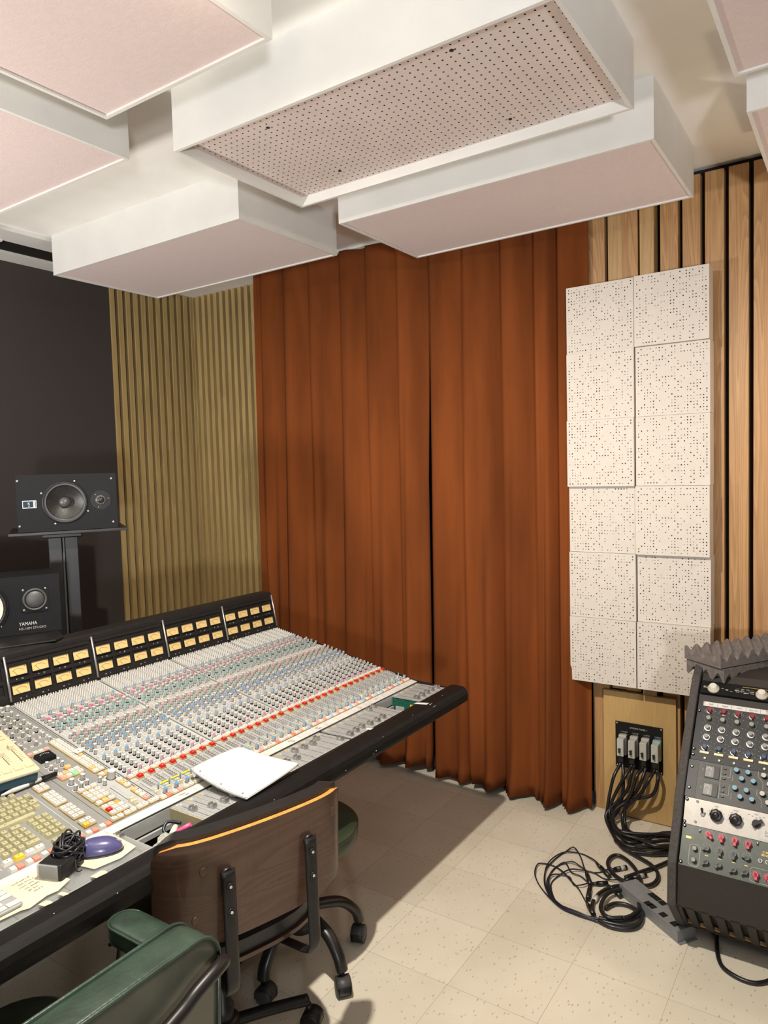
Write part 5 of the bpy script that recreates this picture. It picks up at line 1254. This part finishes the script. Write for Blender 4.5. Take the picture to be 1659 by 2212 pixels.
def chick(xc, yc, rot, m_, s_=1., name='knob'):
    mk = MB(); GG = G @ T(xc, -yc) @ Matrix.Rotation(rot, 4, 'Z'); mk.lathe([(.0095*s_, 0), (.0095*s_, .006*s_)], m_, GG, 20); mk.box((0, -.004*s_, .0085*s_), (.0095*s_, .0235*s_, .014*s_), m_, GG, taper=(.8, .92)); mk.lathe([(.0088*s_, .006*s_), (.0082*s_, .0155*s_)], m_, GG @ T(0, .002*s_), 18); mk.build(name, t)
for xc, yc, r_ in ((.085, .019, .75), (.123, .019, .1), (.163, .019, .05), (.202, .019, 0), (.229, .104, .1), (.262, .104, .4)): chick(xc, yc, r_, 'knob_pink')
for xc, yc, r_ in ((.082, .062, -1.2), (.122, .062, .1), (.163, .062, .0), (.200, .060, -1.6), (.083, .104, -.9), (.122, .103, -.8), (.165, .106, -1.), (.198, .104, -.9)): chick(xc, yc, r_, 'knob_dark', .95)
for yc in (.071, .106): rknob(t, G, .047, -yc, .0075, .014, 'knob_dark', 'small_knob', top='neve_grey')
for xc in (.238, .258, .278):
    mk = MB(); mk.lathe([(.0068, 0), (.0068, .003)], 'chrome', G @ T(xc, -.058), 6); mk.lathe([(.003, .003), (.0035, .010), (.001, .0125)], 'chrome', G @ T(xc, -.058), 12); mk.build('toggle', t)
for xc, yc in ((.057, .013), (.228, .010)):
    mk = MB(); mk.box((0, 0, .001), (.006, .011, .002), 'unit_black', G @ T(xc, -yc)); mk.box((0, .002, .004), (.003, .003, .005), 'steel', G @ T(xc, -yc)); mk.build('slide_switch', t)
rscrew(G, .008, -.006, t); rscrew(G, .008, -.120, t)
# convoluted foam on the rack
def foam(name, label, z, up, dx, dy, rot, L1=.42, L2=.50):
    nx, ny = 50, 130; M = Matrix.Translation((2.823+dx, .442+dy, z)) @ Matrix.Rotation(rot, 4, 'Z')
    vs = []; am = .0135
    for i in range(nx+1):
        for j in range(ny+1):
            x = L1*i/nx; y = -L2*j/ny
            w = math.sin(x*2*PI/.060+.6)*math.sin(-y*2*PI/.060-.2)
            w2 = .5*math.sin(-y*2*PI/.060-.2)+.5*w
            h = .036+.0165*math.cos(x*2*PI/.054)*math.cos(y*2*PI/.054)
            vs.append((x, y, up*h))
    W_ = ny+1; fs = [(i*W_+j, i*W_+j+1, (i+1)*W_+j+1, (i+1)*W_+j) for i in range(nx) for j in range(ny)]
    mb = MB(); mb.M = M; mb.add(vs, fs, 'foam_grey', True)
    ring = [j for j in range(ny+1)]+[i*W_+ny for i in range(1, nx+1)]+[nx*W_+j for j in range(ny-1, -1, -1)]+[i*W_ for i in range(nx-1, 0, -1)]
    a = [vs[k] for k in ring]; b_ = [(p[0], p[1], 0) for p in a]; n = len(ring)
    mb.add(a+b_, [(i, n+i, n+(i+1) % n, (i+1) % n) for i in range(n)], 'foam_grey'); mb.add([(0, 0, 0), (L1, 0, 0), (L1, -L2, 0), (0, -L2, 0)], [(0, 1, 2, 3) if up > 0 else (3, 2, 1, 0)], 'foam_grey')
    return tag(mb.build(name), label, 'foam', 'egg crate foam sheets on top of the rack')
foam('foam_sheet', 'egg crate foam sheet with peaks up, the upper one on the rack', .894, 1, .004, .0, math.radians(57), .17)
foam('foam_sheet', 'egg crate foam sheet with peaks down, the lower one on the rack', .890, -1, .012, -.010, math.radians(59), .17)
# ------------------------------------------------------------------ cables
THICK = [[(3.007, 0.67, 0.012), (2.945, 0.701, 0.012), (2.877, 0.743, 0.012), (2.803, 0.787, 0.012)], [(3.063, 0.902, 0.014), (3.012, 0.845, 0.014), (2.979, 0.784, 0.014), (2.947, 0.726, 0.014), (2.905, 0.689, 0.014), (2.851, 0.676, 0.014), (2.797, 0.689, 0.014), (2.773, 0.731, 0.014), (2.773, 0.789, 0.014), (2.811, 0.844, 0.014), (2.868, 0.876, 0.014), (2.923, 0.877, 0.014), (2.949, 0.853, 0.014), (2.922, 0.805, 0.014), (2.856, 0.752, 0.014), (2.768, 0.713, 0.014), (2.67, 0.688, 0.014), (2.597, 0.676, 0.014), (2.543, 0.693, 0.014), (2.513, 0.729, 0.014), (2.497, 0.77, 0.014), (2.49, 0.795, 0.014)], [(2.517, 0.827, 0.012), (2.57, 0.843, 0.012), (2.637, 0.841, 0.012), (2.697, 0.82, 0.012), (2.742, 0.78, 0.012), (2.747, 0.738, 0.012), (2.703, 0.701, 0.012), (2.627, 0.675, 0.012), (2.549, 0.662, 0.012), (2.504, 0.674, 0.012), (2.477, 0.71, 0.012), (2.469, 0.752, 0.012), (2.479, 0.791, 0.012)], [(2.519, 0.718, 0.026), (2.494, 0.76, 0.026), (2.52, 0.795, 0.026), (2.574, 0.809, 0.026), (2.642, 0.804, 0.026), (2.691, 0.77, 0.026), (2.694, 0.734, 0.026), (2.658, 0.701, 0.026), (2.606, 0.683, 0.026), (2.547, 0.694, 0.026), (2.516, 0.717, 0.026)], [(2.564, 0.794, 0.012), (2.607, 0.775, 0.012), (2.625, 0.738, 0.012), (2.613, 0.698, 0.012), (2.581, 0.666, 0.012), (2.535, 0.665, 0.012), (2.506, 0.692, 0.012), (2.49, 0.732, 0.012), (2.483, 0.784, 0.012)]]
THIN = [[(2.484, 0.793, 0.006), (2.476, 0.855, 0.006), (2.484, 0.929, 0.006), (2.532, 1.001, 0.006), (2.592, 1.063, 0.006), (2.641, 1.101, 0.006), (2.715, 1.12, 0.006), (2.743, 1.099, 0.006), (2.748, 1.057, 0.006), (2.709, 1.006, 0.006), (2.673, 0.962, 0.006), (2.639, 0.92, 0.006), (2.581, 0.874, 0.006), (2.554, 0.857, 0.006)], [(2.49, 0.79, 0.006), (2.486, 0.882, 0.006), (2.516, 0.965, 0.006), (2.573, 1.03, 0.006), (2.689, 1.075, 0.006), (2.786, 1.077, 0.006), (2.876, 1.061, 0.006), (2.915, 1.036, 0.006), (2.87, 0.993, 0.006), (2.804, 0.955, 0.006), (2.773, 0.934, 0.006)], [(2.485, 0.784, 0.006), (2.486, 0.868, 0.006), (2.501, 0.945, 0.006), (2.555, 1.01, 0.006), (2.652, 1.065, 0.006), (2.748, 1.084, 0.006), (2.849, 1.067, 0.006), (2.888, 1.032, 0.006), (2.898, 0.986, 0.006), (2.862, 0.932, 0.006), (2.845, 0.905, 0.006)], [(2.479, 0.787, 0.006), (2.479, 0.879, 0.006), (2.509, 0.963, 0.006), (2.55, 1.003, 0.006), (2.644, 1.044, 0.006), (2.723, 1.053, 0.006), (2.786, 1.039, 0.006), (2.803, 1.002, 0.006), (2.79, 0.961, 0.006), (2.778, 0.926, 0.006), (2.802, 0.887, 0.006), (2.843, 0.854, 0.006)], [(2.478, 0.782, 0.006), (2.48, 0.87, 0.006), (2.499, 0.949, 0.006), (2.584, 1.011, 0.006), (2.654, 1.027, 0.006), (2.737, 0.995, 0.006), (2.767, 0.953, 0.006), (2.78, 0.906, 0.006), (2.765, 0.861, 0.006), (2.76, 0.819, 0.006), (2.798, 0.781, 0.006)], [(2.494, 0.791, 0.006), (2.488, 0.892, 0.006), (2.529, 0.975, 0.006), (2.619, 1.035, 0.006), (2.68, 1.037, 0.006), (2.702, 0.982, 0.006), (2.662, 0.948, 0.006), (2.66, 0.917, 0.006), (2.692, 0.898, 0.006), (2.711, 0.884, 0.006)], [(2.481, 0.792, 0.006), (2.481, 0.904, 0.006), (2.532, 0.986, 0.006), (2.624, 1.044, 0.006), (2.734, 1.052, 0.006), (2.782, 1.027, 0.006), (2.733, 0.983, 0.006), (2.728, 0.94, 0.006), (2.695, 0.893, 0.006)]]
XLR = [[(2.847, 0.917, 0.012), (2.777, 0.839, 0.012)], [(2.823, 0.853, 0.012), (2.881, 0.804, 0.012)], [(2.785, 0.782, 0.012), (2.878, 0.714, 0.012)], [(2.771, 0.936, 0.012), (2.671, 0.881, 0.012)], [(2.685, 0.889, 0.012), (2.584, 0.866, 0.012)], [(2.694, 0.883, 0.012), (2.73, 0.835, 0.012)], [(2.714, 0.825, 0.012), (2.668, 0.766, 0.012)], [(2.566, 0.866, 0.012), (2.505, 0.818, 0.012)]]
BUNDLE = [[(3.25, 0.939, 0.301), (3.24, 0.957, 0.221), (3.23, 0.975, 0.132), (3.22, 0.984, 0.045), (3.158, 0.952, 0.015), (3.066, 0.892, 0.015), (3.044, 0.827, 0.015), (3.077, 0.752, 0.015), (3.12, 0.69, 0.015)], [(3.265, 0.926, 0.296), (3.255, 0.918, 0.224), (3.245, 0.919, 0.151), (3.235, 0.934, 0.075), (3.195, 0.957, 0.015), (3.101, 0.896, 0.015), (3.084, 0.822, 0.015), (3.111, 0.755, 0.015), (3.157, 0.698, 0.015)], [(3.25, 0.888, 0.3), (3.24, 0.906, 0.232), (3.23, 0.943, 0.157), (3.22, 0.972, 0.072), (3.174, 0.948, 0.015), (3.085, 0.881, 0.015), (3.073, 0.809, 0.015), (3.052, 0.736, 0.015), (3.084, 0.682, 0.015)], [(3.265, 0.878, 0.295), (3.255, 0.882, 0.244), (3.245, 0.896, 0.174), (3.235, 0.939, 0.109), (3.205, 0.983, 0.052), (3.147, 0.949, 0.015), (3.015, 0.856, 0.015), (3.015, 0.778, 0.015), (3.069, 0.679, 0.015)], [(3.25, 0.838, 0.301), (3.24, 0.855, 0.243), (3.23, 0.875, 0.167), (3.22, 0.901, 0.101), (3.19, 0.894, 0.034), (3.148, 0.86, 0.015), (3.135, 0.798, 0.015), (3.163, 0.752, 0.015), (3.19, 0.705, 0.021)], [(3.265, 0.828, 0.295), (3.255, 0.834, 0.231), (3.245, 0.863, 0.164), (3.235, 0.957, 0.063), (3.195, 0.957, 0.015), (3.109, 0.904, 0.015), (3.107, 0.844, 0.015), (3.138, 0.772, 0.015), (3.179, 0.703, 0.015)], [(3.25, 0.789, 0.299), (3.24, 0.801, 0.238), (3.23, 0.842, 0.163), (3.22, 0.901, 0.089), (3.19, 0.905, 0.048), (3.107, 0.866, 0.015), (3.03, 0.792, 0.015), (3.032, 0.731, 0.015), (3.099, 0.686, 0.015)], [(3.265, 0.776, 0.295), (3.255, 0.766, 0.24), (3.245, 0.791, 0.169), (3.235, 0.877, 0.13), (3.205, 0.942, 0.079), (3.178, 0.941, 0.015), (3.062, 0.858, 0.015), (3.087, 0.796, 0.015), (3.205, 0.709, 0.036)]]

cn = ['leftmost', 'second from the left', 'third from the left', 'fourth', 'fifth', 'sixth', 'seventh', 'rightmost']
for i, L in enumerate(BUNDLE):
    k = i//2; yc = .934-.0505*k+(.006 if i % 2 == 0 else -.006)
    pts = [(3.285, yc, .290), (3.283, yc, .268)]+[tuple(p) for p in L[1:]]
    zmin = .0082+.0165*(i % 3)
    pts = [(p[0]+(0 if p[2] > .1 else .0), p[1], max(p[2], zmin)) for p in pts]
    e = pts[-1]; pts += [(3.20+.006*i, .56-.01*i, zmin), (3.235, .45, zmin)]
    tag(MB().tube(pts, .0078, 'cable_black', n=8, sub=6).build('multicore_cable'), 'thick black cable hanging from the %s grey wall connector, %s of its pair' % (('first', 'second', 'third', 'teal tinted')[k], ('left', 'right')[i % 2]), 'cable', 'black cables hanging from the wall plate')
snake = thing('cable_snake', 'black coiled multicore snake with fanned out thin leads lying on the tile floor', 'cable', (2.62, .82, 0))
for L in THICK: 
    L = [(p[0], p[1], max(p[2], .0078)) for p in L]
    MB().tube(L, .0075, 'cable_black', n=8, sub=6).build('thick_cable', snake)
for i, L in enumerate(THIN):
    n = len(L); pts = []
    for k, p in enumerate(L): pts.append((p[0], p[1], .0035+.0035*((k*3+i*2) % 4)))
    MB().tube(pts, .0028, 'cable_navy', n=6, sub=6).build('thin_lead', snake)
for i, (a, b_) in enumerate(XLR):
    A = Vector(a); B = Vector(b_); A.z = .012; B.z = .0105; d = (B-A)
    if d.length > .1: B = A+d*(.1/d.length); d = B-A
    c_ = MB().cyl(A, A+d*.35, .0045, 'rubber_black', .0085, n=12).cyl(A+d*.35, B, .0092, 'rubber_black', n=14).build('xlr_plug', snake)
    if i in (1, 2): MB().cyl(A+d*.62, A+d*.88, .0096, 'knob_grey', n=14).build('name_band', c_)
tb = THICK[2][2]; tc_ = THICK[2][1]
MB().cyl((Vector(tb)*.7+Vector(tc_)*.3), Vector(tc_)*.75+Vector(tb)*.25, .0088, 'tape_white', n=12).build('tape_band', snake)
# power distribution box on the floor
pd = thing('power_strip', 'grey metal power strip with square black sockets on the floor against the rack', 'power strip', (2.513, .530, 0), math.radians(53.8))
W = WORLD[pd.name]
mb = MB(); mb.M = W; mb.bb(.0, .31, -.078, .0, .001, .045, 'pdu_grey'); mb.bb(-.012, .0, -.078, .0, .001, .003, 'pdu_grey'); mb.build('housing', pd, bevel=.0015)
Wi2 = W.inverted()
for q in ((2.681, .654), (2.667, .633), (2.65, .61), (2.61, .637), (2.62, .654), (2.58, .592), (2.547, .547)):
    p = Wi2 @ Vector((q[0], q[1], 0)); mk = MB(); mk.M = W; mk.box((p.x, p.y, .0455), (.024, .024, .0022), 'unit_black'); mk.build('socket', pd)
# a cable under the rack
tag(MB().tube([(2.66, .43, .008), (2.50, .40, .008), (2.44, .36, .008), (2.43, .28, .008), (2.52, .22, .008), (2.68, .21, .008)], .007, 'cable_black', n=8).build('floor_cable'), 'black cable loop peeping out under the front of the rack', 'cable')
# ------------------------------------------------------------------ lights
def spot(name, loc, target, power, col, size, blend, rad):
    l = bpy.data.lights.new(name, 'SPOT'); l.energy = power; l.color = col; l.spot_size = math.radians(size); l.spot_blend = blend; l.shadow_soft_size = rad
    o = bpy.data.objects.new(name, l); COL.objects.link(o); o.location = loc
    o.rotation_euler = (Vector(target)-Vector(loc)).to_track_quat('-Z', 'Y').to_euler(); return o
def point(name, loc, power, col, rad):
    l = bpy.data.lights.new(name, 'POINT'); l.energy = power; l.color = col; l.shadow_soft_size = rad
    o = bpy.data.objects.new(name, l); COL.objects.link(o); o.location = loc; return o
def area(name, loc, power, col, sx_, sy_):
    l = bpy.data.lights.new(name, 'AREA'); l.energy = power; l.color = col; l.shape = 'RECTANGLE'; l.size = sx_; l.size_y = sy_
    o = bpy.data.objects.new(name, l); COL.objects.link(o); o.location = loc; return o
WARM = (1., .86, .66); NEU = (1., .93, .84)
spot('console_spot', (1.0, 1.05, 2.62), (2.25, 1.55, 0), 300, (1., .91, .78), 146, 1., .025)
point('console_bulb', (1.05, 1.06, 2.60), 1.8, WARM, .035)
point('right_wall_lamp', (3.05, -.10, 1.85), 8, (1., .80, .55), .05)
point('rear_fill', (-.9, -.9, 2.70), 4, NEU, .10)  # added fill behind the camera, stands for no known fixture
point('front_left_lamp', (.2, 2.5, 2.72), 15, (1., .88, .70), .05)
spot('rear_up_fill', (-1.5, -1.5, 1.2), (.6, .4, 2.9), 430, (.96, .97, 1.), 110, .8, .15)  # invented fill aimed up to brighten the ceiling and box undersides
spot('left_up_fill', (.0, 2.9, 1.5), (1.3, 2.7, 2.9), 210, (1., .95, .88), 130, .7, .12)  # second added upward fill, out of view, lifts the ceiling at far left
w = bpy.data.worlds.new('w'); C.world = w; w.use_nodes = True; w.node_tree.nodes['Background'].inputs[0].default_value = (1, .97, .93, 1); w.node_tree.nodes['Background'].inputs[1].default_value = .02
# ------------------------------------------------------------------ camera
YAW, PITCH, ROLL, FPX = .59416408, -.05830378, -.02888779, 1550.44
f = Vector((math.cos(YAW)*math.cos(PITCH), math.sin(YAW)*math.cos(PITCH), math.sin(PITCH)))
r = f.cross(Vector((0, 0, 1))).normalized(); up = r.cross(f)
r2 = r*math.cos(ROLL)+up*math.sin(ROLL); u2 = up*math.cos(ROLL)-r*math.sin(ROLL)
cam = bpy.data.cameras.new('camera'); co = bpy.data.objects.new('camera', cam); COL.objects.link(co)
co.matrix_world = frame((0, 0, H), r2, u2, -f)
cam.sensor_fit = 'HORIZONTAL'; cam.sensor_width = 36; cam.lens = FPX/1659*36; cam.clip_start = .05
C.camera = co
C.view_settings.view_transform = 'Standard'; C.view_settings.look = 'None'; C.view_settings.gamma = 1; C.view_settings.use_curve_mapping = False
C.view_settings.exposure = 0.0
